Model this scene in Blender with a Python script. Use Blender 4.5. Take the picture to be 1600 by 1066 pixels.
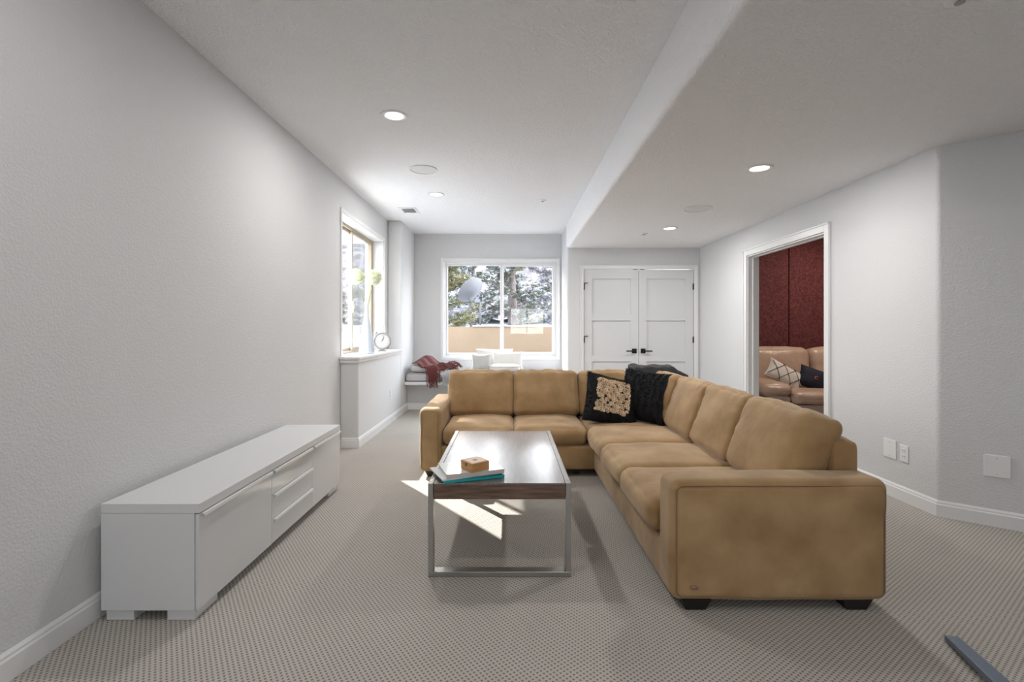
import bpy, bmesh, math, random
from mathutils import Vector, Matrix, noise, Euler
random.seed(7)
PI = math.pi
for o in list(bpy.data.objects): bpy.data.objects.remove(o)
SC = bpy.context.scene
COL = SC.collection
# ------------------------------------------------------------------ camera
cd = bpy.data.cameras.new('camera'); cam = bpy.data.objects.new('camera', cd); COL.objects.link(cam)
cam.location = (0, 0, 1.22); cam.rotation_euler = (PI/2, 0, 0)
cd.sensor_width = 36; cd.lens = 17.1; cd.shift_x = 0.0025; cd.shift_y = -0.01125; cd.clip_start = 0.05; cd.clip_end = 300
SC.camera = cam
SC.view_settings.view_transform = 'Standard'; SC.view_settings.look = 'None'
SC.view_settings.gamma = 1; SC.view_settings.use_curve_mapping = False
SC.view_settings.exposure = 0.48
# ------------------------------------------------------------------ sky, sun
W = bpy.data.worlds.new('world'); SC.world = W; W.use_nodes = True
wn = W.node_tree.nodes; wl = W.node_tree.links; wn.clear()
wo = wn.new('ShaderNodeOutputWorld'); wb = wn.new('ShaderNodeBackground')
tc = wn.new('ShaderNodeTexCoord'); sx = wn.new('ShaderNodeSeparateXYZ'); cr = wn.new('ShaderNodeValToRGB')
wl.new(tc.outputs['Generated'], sx.inputs[0]); wl.new(sx.outputs['Z'], cr.inputs[0])
cr.color_ramp.elements[0].position = 0.0; cr.color_ramp.elements[0].color = (1.0, 0.99, 0.98, 1)
cr.color_ramp.elements[1].position = 0.7; cr.color_ramp.elements[1].color = (0.78, 0.86, 1.0, 1)
wl.new(cr.outputs[0], wb.inputs[0]); wb.inputs[1].default_value = 9.5
wl.new(wb.outputs[0], wo.inputs[0])
sd = bpy.data.lights.new('sun', 'SUN'); sd.energy = 11; sd.angle = 0.01; sd.color = (1, 0.95, 0.88)
sun = bpy.data.objects.new('sun', sd); COL.objects.link(sun)
sun.rotation_euler = Vector((0.76, -1.0, -0.89)).to_track_quat('-Z', 'Y').to_euler()
sun.location = (-9, 15, 12)
def area(name, loc, direction, sx_, sy_, power=0, portal=False, color=(1, 1, 1)):
    d = bpy.data.lights.new(name, 'AREA'); d.shape = 'RECTANGLE'; d.size = sx_; d.size_y = sy_; d.energy = power; d.color = color
    o = bpy.data.objects.new(name, d); COL.objects.link(o); o.location = loc
    o.rotation_euler = Vector(direction).to_track_quat('-Z', 'Y').to_euler()
    if portal: d.cycles.is_portal = True
    return o
area('portal_back', (-0.15, 8.17, 1.55), (0, -1, 0), 1.9, 1.7, portal=True)
area('portal_left', (-2.02, 5.9, 1.7), (1, 0, 0), 1.7, 1.55, portal=True)
area('portal_rear', (0.7, -3.5, 1.5), (0, 1, 0), 1.5, 1.15, portal=True)

# ------------------------------------------------------------------ materials
def new_mat(name):
    m = bpy.data.materials.new(name); m.use_nodes = True
    nt = m.node_tree; b = nt.nodes['Principled BSDF']
    return m, nt, b
def mat(name, col, rough=0.5, metal=0.0, col2=None, cscale=5.0, stretch=(1, 1, 1), bump=0.0, bscale=50.0, bdist=0.01,
        sheen=0.0, coat=0.0, spec=None, lo=0.35, hi=0.65, detail=4, bstretch=(1, 1, 1)):
    m, nt, b = new_mat(name)
    b.inputs['Base Color'].default_value = (*col, 1); b.inputs['Roughness'].default_value = rough
    b.inputs['Metallic'].default_value = metal
    b.inputs['Sheen Weight'].default_value = sheen; b.inputs['Coat Weight'].default_value = coat
    b.inputs['Coat Roughness'].default_value = 0.05
    if spec is not None: b.inputs['Specular IOR Level'].default_value = spec
    t = nt.nodes.new('ShaderNodeTexCoord')
    if col2:
        mp = nt.nodes.new('ShaderNodeMapping'); mp.inputs['Scale'].default_value = stretch
        n = nt.nodes.new('ShaderNodeTexNoise'); n.inputs['Scale'].default_value = cscale; n.inputs['Detail'].default_value = detail
        r = nt.nodes.new('ShaderNodeValToRGB')
        r.color_ramp.elements[0].position = lo; r.color_ramp.elements[0].color = (*col, 1)
        r.color_ramp.elements[1].position = hi; r.color_ramp.elements[1].color = (*col2, 1)
        nt.links.new(t.outputs['Object'], mp.inputs[0]); nt.links.new(mp.outputs[0], n.inputs[0])
        nt.links.new(n.outputs[0], r.inputs[0]); nt.links.new(r.outputs[0], b.inputs['Base Color'])
    if bump:
        mp = nt.nodes.new('ShaderNodeMapping'); mp.inputs['Scale'].default_value = bstretch
        n = nt.nodes.new('ShaderNodeTexNoise'); n.inputs['Scale'].default_value = bscale; n.inputs['Detail'].default_value = 3
        bp = nt.nodes.new('ShaderNodeBump'); bp.inputs['Strength'].default_value = bump; bp.inputs['Distance'].default_value = bdist
        nt.links.new(t.outputs['Object'], mp.inputs[0]); nt.links.new(mp.outputs[0], n.inputs[0])
        nt.links.new(n.outputs[0], bp.inputs['Height']); nt.links.new(bp.outputs[0], b.inputs['Normal'])
    return m
def plaster(name, col, strength=0.5, scale=75):
    m, nt, b = new_mat(name)
    b.inputs['Base Color'].default_value = (*col, 1); b.inputs['Roughness'].default_value = 0.75
    t = nt.nodes.new('ShaderNodeTexCoord')
    n = nt.nodes.new('ShaderNodeTexNoise'); n.inputs['Scale'].default_value = scale; n.inputs['Detail'].default_value = 2.5
    r = nt.nodes.new('ShaderNodeValToRGB'); r.color_ramp.elements[0].position = 0.42; r.color_ramp.elements[1].position = 0.6
    bp = nt.nodes.new('ShaderNodeBump'); bp.inputs['Strength'].default_value = strength; bp.inputs['Distance'].default_value = 0.004
    nt.links.new(t.outputs['Object'], n.inputs[0]); nt.links.new(n.outputs[0], r.inputs[0])
    nt.links.new(r.outputs[0], bp.inputs['Height']); nt.links.new(bp.outputs[0], b.inputs['Normal'])
    return m
M = {}
M['wall'] = plaster('wall_paint', (0.66, 0.66, 0.665), 0.28, 95)
M['ceil'] = plaster('ceiling_paint', (0.885, 0.885, 0.89), 0.85, 70)
M['trim'] = mat('trim_white', (0.76, 0.76, 0.76), 0.35)
M['door'] = mat('door_white', (0.64, 0.645, 0.655), 0.4)
M['vinyl'] = mat('window_vinyl', (0.74, 0.74, 0.75), 0.35)
M['tanframe'] = mat('window_tan_frame', (0.42, 0.35, 0.26), 0.45)
M['black'] = mat('black_metal', (0.012, 0.012, 0.013), 0.4, 0.5)
M['gloss'] = mat('gloss_white_lacquer', (0.66, 0.66, 0.665), 0.12, coat=0.6)
M['satin'] = mat('satin_white_lacquer', (0.68, 0.68, 0.685), 0.35)
M['plastic'] = mat('white_plastic', (0.8, 0.8, 0.8), 0.35)
M['darkslot'] = mat('dark_slot', (0.03, 0.03, 0.03), 0.6)
M['suede'] = mat('tan_microsuede', (0.29, 0.168, 0.068), 0.85, col2=(0.43, 0.28, 0.135), cscale=5, lo=0.3, hi=0.68, sheen=0.2, bump=0.4, bscale=20, bdist=0.007, detail=7)
M['suedeseam'] = mat('tan_piping', (0.25, 0.15, 0.075), 0.8)
M['foot'] = mat('dark_wood_foot', (0.012, 0.009, 0.008), 0.45)
M['steel'] = mat('brushed_steel', (0.42, 0.41, 0.39), 0.33, 0.85, bump=0.08, bscale=90, bstretch=(1, 1, 14), bdist=0.002)
M['tabletop'] = mat('dark_wood_table', (0.075, 0.045, 0.034), 0.3, col2=(0.17, 0.11, 0.085), cscale=9, stretch=(7, 0.7, 7), lo=0.3, hi=0.7, coat=0.8, bump=0.05, bscale=30, bstretch=(8, 0.6, 8), bdist=0.002)
M['apron'] = mat('wood_apron', (0.075, 0.042, 0.028), 0.45, col2=(0.21, 0.125, 0.085), cscale=9, stretch=(0.8, 6, 9), lo=0.3, hi=0.7)
M['tabletop'].node_tree.nodes['Principled BSDF'].inputs['Coat Roughness'].default_value = 0.2; M['tabletop'].node_tree.nodes['Principled BSDF'].inputs['Coat IOR'].default_value = 2.0; M['tabletop'].node_tree.nodes['Principled BSDF'].inputs['Coat Weight'].default_value = 1.0
M['teal'] = mat('teal_cover', (0.01, 0.33, 0.36), 0.4)
M['paper'] = mat('page_edges', (0.72, 0.70, 0.68), 0.8, bump=0.3, bscale=60, bstretch=(1, 1, 30), bdist=0.001)
M['cover'] = mat('glossy_white_cover', (0.78, 0.78, 0.77), 0.1, coat=0.8, col2=(0.55, 0.6, 0.62), cscale=9, lo=0.55, hi=0.7)
M['spine'] = mat('pale_pink_spine', (0.62, 0.54, 0.52), 0.5)
M['boxwood'] = mat('box_wood', (0.50, 0.25, 0.09), 0.45, col2=(0.62, 0.34, 0.14), cscale=12, stretch=(1, 1, 8))
M['boxlid'] = mat('box_lid_inlay', (0.72, 0.58, 0.47), 0.4)
M['boxpic'] = mat('box_lid_print', (0.22, 0.10, 0.09), 0.5)
M['brass'] = mat('dull_brass', (0.25, 0.17, 0.07), 0.4, 0.9)
M['fur'] = mat('black_faux_fur', (0.002, 0.002, 0.003), 0.65, col2=(0.008, 0.008, 0.014), cscale=16, spec=0.5, lo=0.4, hi=0.7)
M['rosette'] = mat('cream_rosettes', (0.74, 0.54, 0.36), 0.7, col2=(0.95, 0.80, 0.62), cscale=30)
M['maroon'] = mat('maroon_knit', (0.10, 0.020, 0.018), 0.9, col2=(0.16, 0.036, 0.03), cscale=60, bump=0.5, bscale=180, sheen=0.1)
M['whitefab'] = mat('white_linen', (0.60, 0.585, 0.56), 0.9, bump=0.2, bscale=200, bdist=0.003)
M['greyfab'] = mat('warm_grey_linen', (0.45, 0.445, 0.42), 0.9, bump=0.2, bscale=200, bdist=0.003)
M['mattress'] = mat('pale_grey_mattress', (0.50, 0.49, 0.50), 0.9, col2=(0.56, 0.55, 0.57), cscale=3, bump=0.2, bscale=120)
M['piping'] = mat('grey_piping', (0.30, 0.28, 0.27), 0.8)
M['fleece'] = mat('white_fleece', (0.66, 0.66, 0.66), 0.9)
M['leather'] = mat('beige_leather', (0.50, 0.35, 0.27), 0.36, col2=(0.58, 0.42, 0.33), cscale=6, bump=0.4, bscale=22, bdist=0.012)
M['leatherlow'] = mat('taupe_leather', (0.46, 0.37, 0.33), 0.45, bump=0.3, bscale=30, bdist=0.006)
M['navy'] = mat('navy_cotton', (0.012, 0.014, 0.035), 0.8)
M['orange'] = mat('orange_print', (0.7, 0.14, 0.02), 0.6)
M['navyline'] = mat('navy_embroidery', (0.05, 0.04, 0.08), 0.7)
M['bluesteel'] = mat('blue_grey_steel', (0.18, 0.22, 0.28), 0.35, 0.6)
M['stem'] = mat('flower_stem', (0.16, 0.20, 0.08), 0.6)
M['petal'] = mat('cream_green_petals', (0.50, 0.54, 0.32), 0.7, col2=(0.74, 0.75, 0.62), cscale=30)
M['clockbody'] = mat('clock_pewter', (0.34, 0.33, 0.31), 0.4, 0.3)
M['clockface'] = mat('clock_face', (0.60, 0.59, 0.56), 0.4)
M['stucco'] = mat('tan_stucco', (0.175, 0.125, 0.082), 0.9, col2=(0.19, 0.138, 0.09), cscale=2, bump=0.2, bscale=40)
M['snow'] = mat('snow', (0.33, 0.345, 0.37), 0.7, bump=0.5, bscale=3, bdist=0.1)
M['bark'] = mat('pine_bark', (0.055, 0.042, 0.04), 0.9, col2=(0.12, 0.10, 0.095), cscale=8, stretch=(3, 3, 0.6), bump=0.7, bscale=20)
M['dish'] = mat('dish_grey', (0.075, 0.075, 0.085), 0.5)
M['dishdark'] = mat('dish_bracket', (0.10, 0.10, 0.12), 0.5)
M['house'] = mat('exterior_siding', (0.45, 0.36, 0.26), 0.9)
for i, (a, b2) in enumerate([((0.05, 0.055, 0.018), (0.12, 0.105, 0.04)), ((0.022, 0.028, 0.018), (0.06, 0.062, 0.038)), ((0.065, 0.055, 0.058), (0.12, 0.105, 0.112))]):
    M['needle%d' % i] = mat('pine_needles_%d' % i, a, 0.7, col2=b2, cscale=1.7)
def emit(name, col, s):
    m, nt, b = new_mat(name); b.inputs['Base Color'].default_value = (*col, 1)
    b.inputs['Emission Color'].default_value = (*col, 1); b.inputs['Emission Strength'].default_value = s; return m
M['lamp'] = emit('lamp_lens', (1, 0.98, 0.94), 3.0)
def glassmat(name, tint=(1, 1, 1), k=0.06):
    m, nt, b = new_mat(name); nt.nodes.remove(b)
    o = nt.nodes['Material Output']; mx = nt.nodes.new('ShaderNodeMixShader'); t = nt.nodes.new('ShaderNodeBsdfTransparent')
    g = nt.nodes.new('ShaderNodeBsdfGlossy'); f = nt.nodes.new('ShaderNodeMath'); f.operation = 'MULTIPLY_ADD'; lw = nt.nodes.new('ShaderNodeLayerWeight'); pw = nt.nodes.new('ShaderNodeMath'); pw.operation = 'POWER'; pw.inputs[1].default_value = 5; nt.links.new(lw.outputs['Facing'], pw.inputs[0]); lw.inputs[0].default_value = 0.5; nt.links.new(pw.outputs[0], f.inputs[0]); f.inputs[1].default_value = 0.7; f.inputs[2].default_value = 0.02
    t.inputs[0].default_value = (*tint, 1); g.inputs['Roughness'].default_value = 0.02
    nt.links.new(f.outputs[0], mx.inputs[0]); nt.links.new(t.outputs[0], mx.inputs[1]); nt.links.new(g.outputs[0], mx.inputs[2])
    nt.links.new(mx.outputs[0], o.inputs[0]); return m
M['glass'] = glassmat('window_glass', (0.97, 0.98, 0.98))
M['vaseglass'] = glassmat('milky_vase_glass', (0.90, 0.93, 0.97))
def screenmat():
    m, nt, b = new_mat('insect_screen'); b.inputs['Base Color'].default_value = (0.35, 0.36, 0.38, 1); b.inputs['Alpha'].default_value = 0.35
    return m
M['screen'] = screenmat()
# milky vase: translucent white with transparency
m, nt, b = new_mat('frosted_vase'); b.inputs['Base Color'].default_value = (0.62, 0.66, 0.72, 1); b.inputs['Alpha'].default_value = 0.72; b.inputs['Roughness'].default_value = 0.08
M['vase'] = m
# carpet
def carpet():
    m, nt, b = new_mat('loop_carpet'); L = nt.links; N = nt.nodes
    b.inputs['Roughness'].default_value = 0.95; b.inputs['Specular IOR Level'].default_value = 0.1
    t = N.new('ShaderNodeTexCoord'); s = N.new('ShaderNodeSeparateXYZ'); L.new(t.outputs['Object'], s.inputs[0])
    def mth(op, a, bb=None, v=None):
        n = N.new('ShaderNodeMath'); n.operation = op; L.new(a, n.inputs[0])
        if bb is not None: L.new(bb, n.inputs[1])
        elif v is not None: n.inputs[1].default_value = v
        return n.outputs[0]
    k = 2*PI/0.0165; ca_, sa_ = math.cos(0.62), math.sin(0.62)
    ra = mth('ADD', mth('MULTIPLY', s.outputs[0], v=k*ca_), mth('MULTIPLY', s.outputs[1], v=k*sa_))
    rb = mth('SUBTRACT', mth('MULTIPLY', s.outputs[1], v=k*ca_), mth('MULTIPLY', s.outputs[0], v=k*sa_))
    p = mth('ADD', mth('SINE', ra), mth('SINE', rb))
    h = mth('ADD', mth('MULTIPLY', p, v=0.25), v=0.5)
    n1 = N.new('ShaderNodeTexNoise'); n1.inputs['Scale'].default_value = 320; L.new(t.outputs['Object'], n1.inputs[0])
    hh = mth('ADD', mth('MULTIPLY', h, v=0.75), mth('MULTIPLY', n1.outputs[0], v=0.25))
    r = N.new('ShaderNodeValToRGB'); r.color_ramp.elements[0].position = 0.2; r.color_ramp.elements[0].color = (0.19, 0.174, 0.155, 1)
    r.color_ramp.elements[1].position = 0.47; r.color_ramp.elements[1].color = (0.50, 0.465, 0.42, 1)
    L.new(hh, r.inputs[0])
    n2 = N.new('ShaderNodeTexNoise'); n2.inputs['Scale'].default_value = 1.3; n2.inputs['Detail'].default_value = 3; L.new(t.outputs['Object'], n2.inputs[0])
    r2 = N.new('ShaderNodeValToRGB'); r2.color_ramp.elements[0].position = 0.3; r2.color_ramp.elements[0].color = (0.92, 0.92, 0.92, 1); r2.color_ramp.elements[1].position = 0.7
    L.new(n2.outputs[0], r2.inputs[0])
    mx = N.new('ShaderNodeMix'); mx.data_type = 'RGBA'; mx.blend_type = 'MULTIPLY'; mx.inputs[0].default_value = 1
    L.new(r.outputs[0], mx.inputs[6]); L.new(r2.outputs[0], mx.inputs[7]); L.new(mx.outputs[2], b.inputs['Base Color'])
    bp = N.new('ShaderNodeBump'); bp.inputs['Strength'].default_value = 0.5; bp.inputs['Distance'].default_value = 0.005
    L.new(hh, bp.inputs['Height']); L.new(bp.outputs[0], b.inputs['Normal'])
    return m
M['carpet'] = carpet()
def redpanel():
    m, nt, b = new_mat('red_fabric_panel'); L = nt.links; N = nt.nodes
    b.inputs['Roughness'].default_value = 0.8; b.inputs['Sheen Weight'].default_value = 0.1
    t = N.new('ShaderNodeTexCoord'); n = N.new('ShaderNodeTexNoise'); n.inputs['Scale'].default_value = 28; n.inputs['Detail'].default_value = 2; n.inputs['Distortion'].default_value = 2.0
    r = N.new('ShaderNodeValToRGB'); r.color_ramp.elements[0].position = 0.42; r.color_ramp.elements[0].color = (0.075, 0.014, 0.018, 1)
    r.color_ramp.elements[1].position = 0.58; r.color_ramp.elements[1].color = (0.17, 0.04, 0.044, 1)
    L.new(t.outputs['Object'], n.inputs[0]); L.new(n.outputs[0], r.inputs[0]); L.new(r.outputs[0], b.inputs['Base Color'])
    return m
M['red'] = redpanel()
M['darkred'] = mat('dark_red_paint', (0.10, 0.02, 0.02), 0.9)

# ------------------------------------------------------------------ mesh helpers
class MB:
    def __init__(s): s.v = []; s.f = []
    def add(s, vs, fs, mx=None):
        n = len(s.v)
        s.v += [tuple(mx @ Vector(p)) if mx else tuple(p) for p in vs]
        s.f += [tuple(i+n for i in f) for f in fs]; return s
    def box(s, x0, x1, y0, y1, z0, z1, mx=None):
        vs = [(x0,y0,z0),(x1,y0,z0),(x1,y1,z0),(x0,y1,z0),(x0,y0,z1),(x1,y0,z1),(x1,y1,z1),(x0,y1,z1)]
        return s.add(vs, [(0,3,2,1),(4,5,6,7),(0,1,5,4),(1,2,6,5),(2,3,7,6),(3,0,4,7)], mx)
    def prism(s, poly, z0, z1, axis='z', mx=None):
        # poly CCW list of 2d points
        n = len(poly)
        def P(a, b, c): return {'z': (a, b, c), 'y': (a, c, b), 'x': (c, a, b)}[axis]
        vs = [P(a, b, z0) for a, b in poly] + [P(a, b, z1) for a, b in poly]
        fs = [tuple(range(n))[::-1], tuple(range(n, 2*n))] + [(i, (i+1) % n, n+(i+1) % n, n+i) for i in range(n)]
        return s.add(vs, fs, mx)
    def lathe(s, prof, seg=32, mx=None, close=True):
        vs = []; fs = []; n = len(prof)
        for i in range(seg):
            a = 2*PI*i/seg
            for r, z in prof: vs.append((r*math.cos(a), r*math.sin(a), z))
        for i in range(seg):
            j = (i+1) % seg
            for k in range(n-1): fs.append((i*n+k, j*n+k, j*n+k+1, i*n+k+1))
        if close:
            fs.append(tuple(i*n for i in range(seg))[::-1]); fs.append(tuple(i*n+n-1 for i in range(seg)))
        return s.add(vs, fs, mx)
    def tube(s, pts, r, seg=8, closed=False, rr=None, mx=None):
        pts = [Vector(p) for p in pts]; n = len(pts); vs = []; fs = []
        up = Vector((0, 0, 1)); prev = None
        for i, p in enumerate(pts):
            if closed: d = pts[(i+1) % n]-pts[i-1]
            else: d = pts[min(i+1, n-1)]-pts[max(i-1, 0)]
            d.normalize()
            if prev is None:
                a = d.cross(up)
                if a.length < 0.1: a = d.cross(Vector((1, 0, 0)))
            else: a = prev - d*prev.dot(d)
            a.normalize(); prev = a; b = d.cross(a)
            ra = rr[i] if rr else r
            for k in range(seg):
                t = 2*PI*k/seg; vs.append(tuple(p + a*math.cos(t)*ra + b*math.sin(t)*ra))
        m_ = n if closed else n-1
        for i in range(m_):
            j = (i+1) % n
            for k in range(seg): fs.append((i*seg+k, i*seg+(k+1) % seg, j*seg+(k+1) % seg, j*seg+k))
        if not closed:
            fs.append(tuple(range(seg))[::-1]); fs.append(tuple((n-1)*seg+k for k in range(seg)))
        return s.add(vs, fs, mx)
    def mesh(s, name):
        me = bpy.data.meshes.new(name); me.from_pydata(s.v, [], s.f); me.update(); return me
    def build(s, name, m, parent=None, smooth=False, bevel=0, seg=2, fix=True, angle=None):
        me = s.mesh(name)
        if fix and len(s.f) < 60000:
            bm = bmesh.new(); bm.from_mesh(me)
            bmesh.ops.recalc_face_normals(bm, faces=bm.faces)
            bm.to_mesh(me); bm.free()
        o = bpy.data.objects.new(name, me); COL.objects.link(o)
        if m: me.materials.append(m)
        if parent: o.parent = parent; o.matrix_parent_inverse = Matrix.Identity(4)
        if smooth: me.shade_smooth()
        if bevel:
            b = o.modifiers.new('bevel', 'BEVEL'); b.width = bevel; b.segments = seg; b.limit_method = 'ANGLE'
            b.harden_normals = False
        if angle:
            me.shade_smooth()
            bm = bmesh.new(); bm.from_mesh(me)
            for e in bm.edges:
                if len(e.link_faces) == 2 and e.calc_face_angle(0) > angle: e.smooth = False
            bm.to_mesh(me); bm.free()
        return o
def tag(o, label, cat=None, group=None, kind=None):
    if label: o['label'] = label
    if cat: o['category'] = cat
    if group: o['group'] = group
    if kind: o['kind'] = kind
    return o
def thing(name, label, cat, loc=(0, 0, 0), rz=0, group=None):
    o = bpy.data.objects.new(name, None); COL.objects.link(o); o.location = loc; o.rotation_euler = (0, 0, rz)
    o.empty_display_size = 0.1
    return tag(o, label, cat, group)
def struct(o, label, cat): return tag(o, label, cat, None, 'structure')
def T(x, y, z): return Matrix.Translation((x, y, z))
def R(a, ax): return Matrix.Rotation(a, 4, ax)

def rbox(hx, hy, hz, r, n=20, bulge=(0, 0, 0), fn=None, mx=None, mb=None):
    """rounded, bulged box; bulge per axis pushes the faces outward in their middle"""
    mb = mb or MB(); H = (hx, hy, hz)
    idx = {}; vs = []; fs = []
    def tt(i):
        t = -1+2*i/n; s = math.sin(t*PI/2); return 0.45*t+0.55*s
    def vert(key):
        if key in idx: return idx[key]
        p = [tt(k)*h for k, h in zip(key, H)]
        u = [tt(k) for k in key]
        c = [max(-(h-r), min(h-r, q)) for q, h in zip(p, H)]
        d = Vector(p)-Vector(c)
        q = Vector(c) + (d.normalized()*r if d.length > 1e-9 else d)
        for a in range(3):
            b, e = (a+1) % 3, (a+2) % 3
            q[a] += bulge[a]*u[a]*(1-u[b]**2)*(1-u[e]**2)
        if fn: q = fn(q, u)
        idx[key] = len(vs); vs.append(tuple(q)); return idx[key]
    for a in range(3):
        b, e = (a+1) % 3, (a+2) % 3
        for side in (0, n):
            for i in range(n):
                for j in range(n):
                    ks = []
                    for (di, dj) in ((0, 0), (1, 0), (1, 1), (0, 1)):
                        k = [0, 0, 0]; k[a] = side; k[b] = i+di; k[e] = j+dj; ks.append(vert(tuple(k)))
                    if side == 0: ks = ks[::-1]
                    fs.append(tuple(ks))
    mb.add(vs, fs, mx); return mb
def wrinkle(amp, sc=(6, 6, 6), seed=0, edge=0.0):
    def f(q, u):
        k = Vector((q.x*sc[0]+seed, q.y*sc[1]+seed*1.7, q.z*sc[2]))
        v = noise.noise(k)*0.7+noise.noise(k*2.3)*0.3
        e = 1-(1-max(abs(u[0]), abs(u[2])))*edge if edge else 1
        d = Vector(u).normalized()
        return q + d*v*amp*e
    return f
def pillow(w, h, t, n=22, amp=0.006, seed=0, mx=None, mb=None, pinch=0.12, ridges=0):
    """square scatter cushion, width x, height z, thickness y"""
    mb = mb or MB(); vs = []; fs = []
    def surf(i, j, s):
        u = -1+2*i/n; v = -1+2*j/n
        us = 0.6*u+0.4*math.sin(u*PI/2); vs_ = 0.6*v+0.4*math.sin(v*PI/2)
        x = us*w/2*(1-pinch*(1-vs_*vs_)*abs(us)**2*0.8); z = vs_*h/2*(1-pinch*(1-us*us)*abs(vs_)**2*0.8)
        th = t/2*((1-abs(us)**2.6)*(1-abs(vs_)**2.6))**0.5
        k = Vector((x*7+seed, z*7, s*2.0+seed))
        nn = noise.noise(k)*amp + noise.noise(k*2.5)*amp*0.5
        if ridges: nn += ridges*math.sin(us*22+noise.noise(Vector((us*2, vs_*3, seed)))*3)
        th = max(th + nn*min(1, th*20), 0.0005)
        return (x+nn*0.3, s*th, z)
    for s in (-1, 1):
        base = len(vs)
        for i in range(n+1):
            for j in range(n+1): vs.append(surf(i, j, s))
        for i in range(n):
            for j in range(n):
                a = base+i*(n+1)+j; q = (a, a+n+1, a+n+2, a+1)
                fs.append(q if s < 0 else q[::-1])
    # weld rim
    a0 = 0; b0 = (n+1)*(n+1)
    rim = [(i, 0) for i in range(n)]+[(n, j) for j in range(n)]+[(n-i, n) for i in range(n)]+[(0, n-j) for j in range(n)]
    for k in range(len(rim)):
        p, q = rim[k], rim[(k+1) % len(rim)]
        fs.append((p[0]*(n+1)+p[1], b0+p[0]*(n+1)+p[1], b0+q[0]*(n+1)+q[1], q[0]*(n+1)+q[1]))
    mb.add(vs, fs, mx); return mb
def furmesh(me_mb, count, length, width, droop=0.3, seed=1):
    """blades of fur on the surface described by an MB"""
    rnd = random.Random(seed); out = MB(); vs = me_mb.v; fs = me_mb.f
    ar = []; tot = 0
    for f in fs:
        a, b, c = (Vector(vs[f[i]]) for i in (0, 1, 2)); A = (b-a).cross(c-a).length; tot += A; ar.append(tot)
    import bisect
    for _ in range(count):
        f = fs[min(bisect.bisect(ar, rnd.random()*tot), len(fs)-1)]
        P = [Vector(vs[i]) for i in f]
        s, t = rnd.random(), rnd.random()
        if len(P) == 4: p = (P[0]*(1-s)+P[1]*s)*(1-t)+(P[3]*(1-s)+P[2]*s)*t
        else: p = P[0]+(P[1]-P[0])*s*0.5+(P[2]-P[0])*t*0.5
        n = (P[1]-P[0]).cross(P[2]-P[0])
        if n.length < 1e-12: continue
        n.normalize()
        d = (n+Vector((rnd.uniform(-.6, .6), rnd.uniform(-.6, .6), rnd.uniform(-.6, .3)-droop))).normalized()
        sd = d.cross(Vector((rnd.uniform(-1, 1), rnd.uniform(-1, 1), rnd.uniform(-1, 1)))).normalized()*width/2
        L = length*rnd.uniform(0.6, 1.2); k = len(out.v)
        out.v += [tuple(p-sd), tuple(p+sd), tuple(p+d*L)]; out.f.append((k, k+1, k+2))
    return out
def arc(cx, cy, r, a0, a1, n=6):
    return [(cx+r*math.cos(a0+(a1-a0)*i/n), cy+r*math.sin(a0+(a1-a0)*i/n)) for i in range(n+1)]

# ================================================================== STRUCTURE
XL, XR, YB, YC = -1.745, 2.80, 7.96, 7.15
ZC, ZL = 2.78, 2.42
YR = -3.3                # rear wall
struct(MB().box(-2.1, 6.6, YR-0.2, 8.2, -0.12, 0).build('floor', M['carpet']), 'greige looped carpet with a fine dotted weave across the whole room', 'floor')
struct(MB().box(-2.0, 0.852, YR, 8.2, ZC, ZC+0.12).build('ceiling', M['ceil']), 'white textured upper ceiling on the left', 'ceiling')
r = 0.035
prof = [(0.85, ZC+0.12)] + arc(0.85+r, ZL+r, r, PI, 1.5*PI) + [(2.862, ZL), (2.862, ZC+0.12)]
mb = MB().prism(prof, YR, YC+0.12, axis='y')
mb.prism([(2.862, YR), (5.4, YR), (5.4, 1.16), (2.862, 3.24)], ZL, ZC+0.12)
struct(mb.build('ceiling', M['ceil'], angle=0.6), 'textured lower ceiling on the right with its lit beam face', 'ceiling')
# left wall with window opening
WY0, WY1, WZ0, WZ1 = 5.05, 6.74, 0.94, 2.45
mb = MB()
mb.box(-2.0, XL, YR, WY0, 0, ZC); mb.box(-2.0, XL, WY1, 8.2, 0, ZC)
mb.box(-2.0, XL, WY0, WY1, 0, WZ0-0.03); mb.box(-2.0, XL, WY0, WY1, WZ1, ZC)
struct(mb.build('wall_left', M['wall']), 'long light grey textured wall on the left', 'wall')
# knee wall ledge + column
struct(MB().box(XL+0.001, -1.556, 5.01, 6.969, 0, WZ0-0.035).build('wall_ledge', M['wall'], bevel=0.012), 'low grey ledge wall under the left window', 'wall')
struct(MB().box(XL+0.001, -1.556, 6.97, YB, 0, ZC-0.001).build('wall_column', M['wall'], bevel=0.012), 'pale wall pier between left window and window seat', 'wall')
# back alcove wall with opening
BX0, BX1, BZ0, BZ1 = -1.085, 0.785, 0.765, 2.34
mb = MB()
mb.box(XL-0.1, BX0, YB, 8.16, 0, ZC); mb.box(BX1, 0.95, YB, 8.16, 0, ZC)
mb.box(BX0, BX1, YB, 8.16, 0, BZ0); mb.box(BX0, BX1, YB, 8.16, BZ1, ZC)
struct(mb.build('wall_back', M['wall']), 'grey wall around the large window seat window', 'wall')
# closet wall + alcove return
DX0, DX1, DZ = 1.09, 2.71, 2.11
mb = MB()
r = 0.03
mb.prism([(DX0, YC+0.12)] + [(0.97, YC+0.12), (0.97, 8.16), (0.852, 8.16)] + arc(0.852+r, YC+r, r, PI, 1.5*PI)[0:] + [(DX0, YC)], 0, ZC)
mb.box(DX1, 2.92, YC, YC+0.12, 0, ZC); mb.box(DX0, DX1, YC, YC+0.12, DZ, ZC)
struct(mb.build('wall_closet', M['wall'], angle=0.6), 'grey wall holding the white double doors', 'wall')
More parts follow.
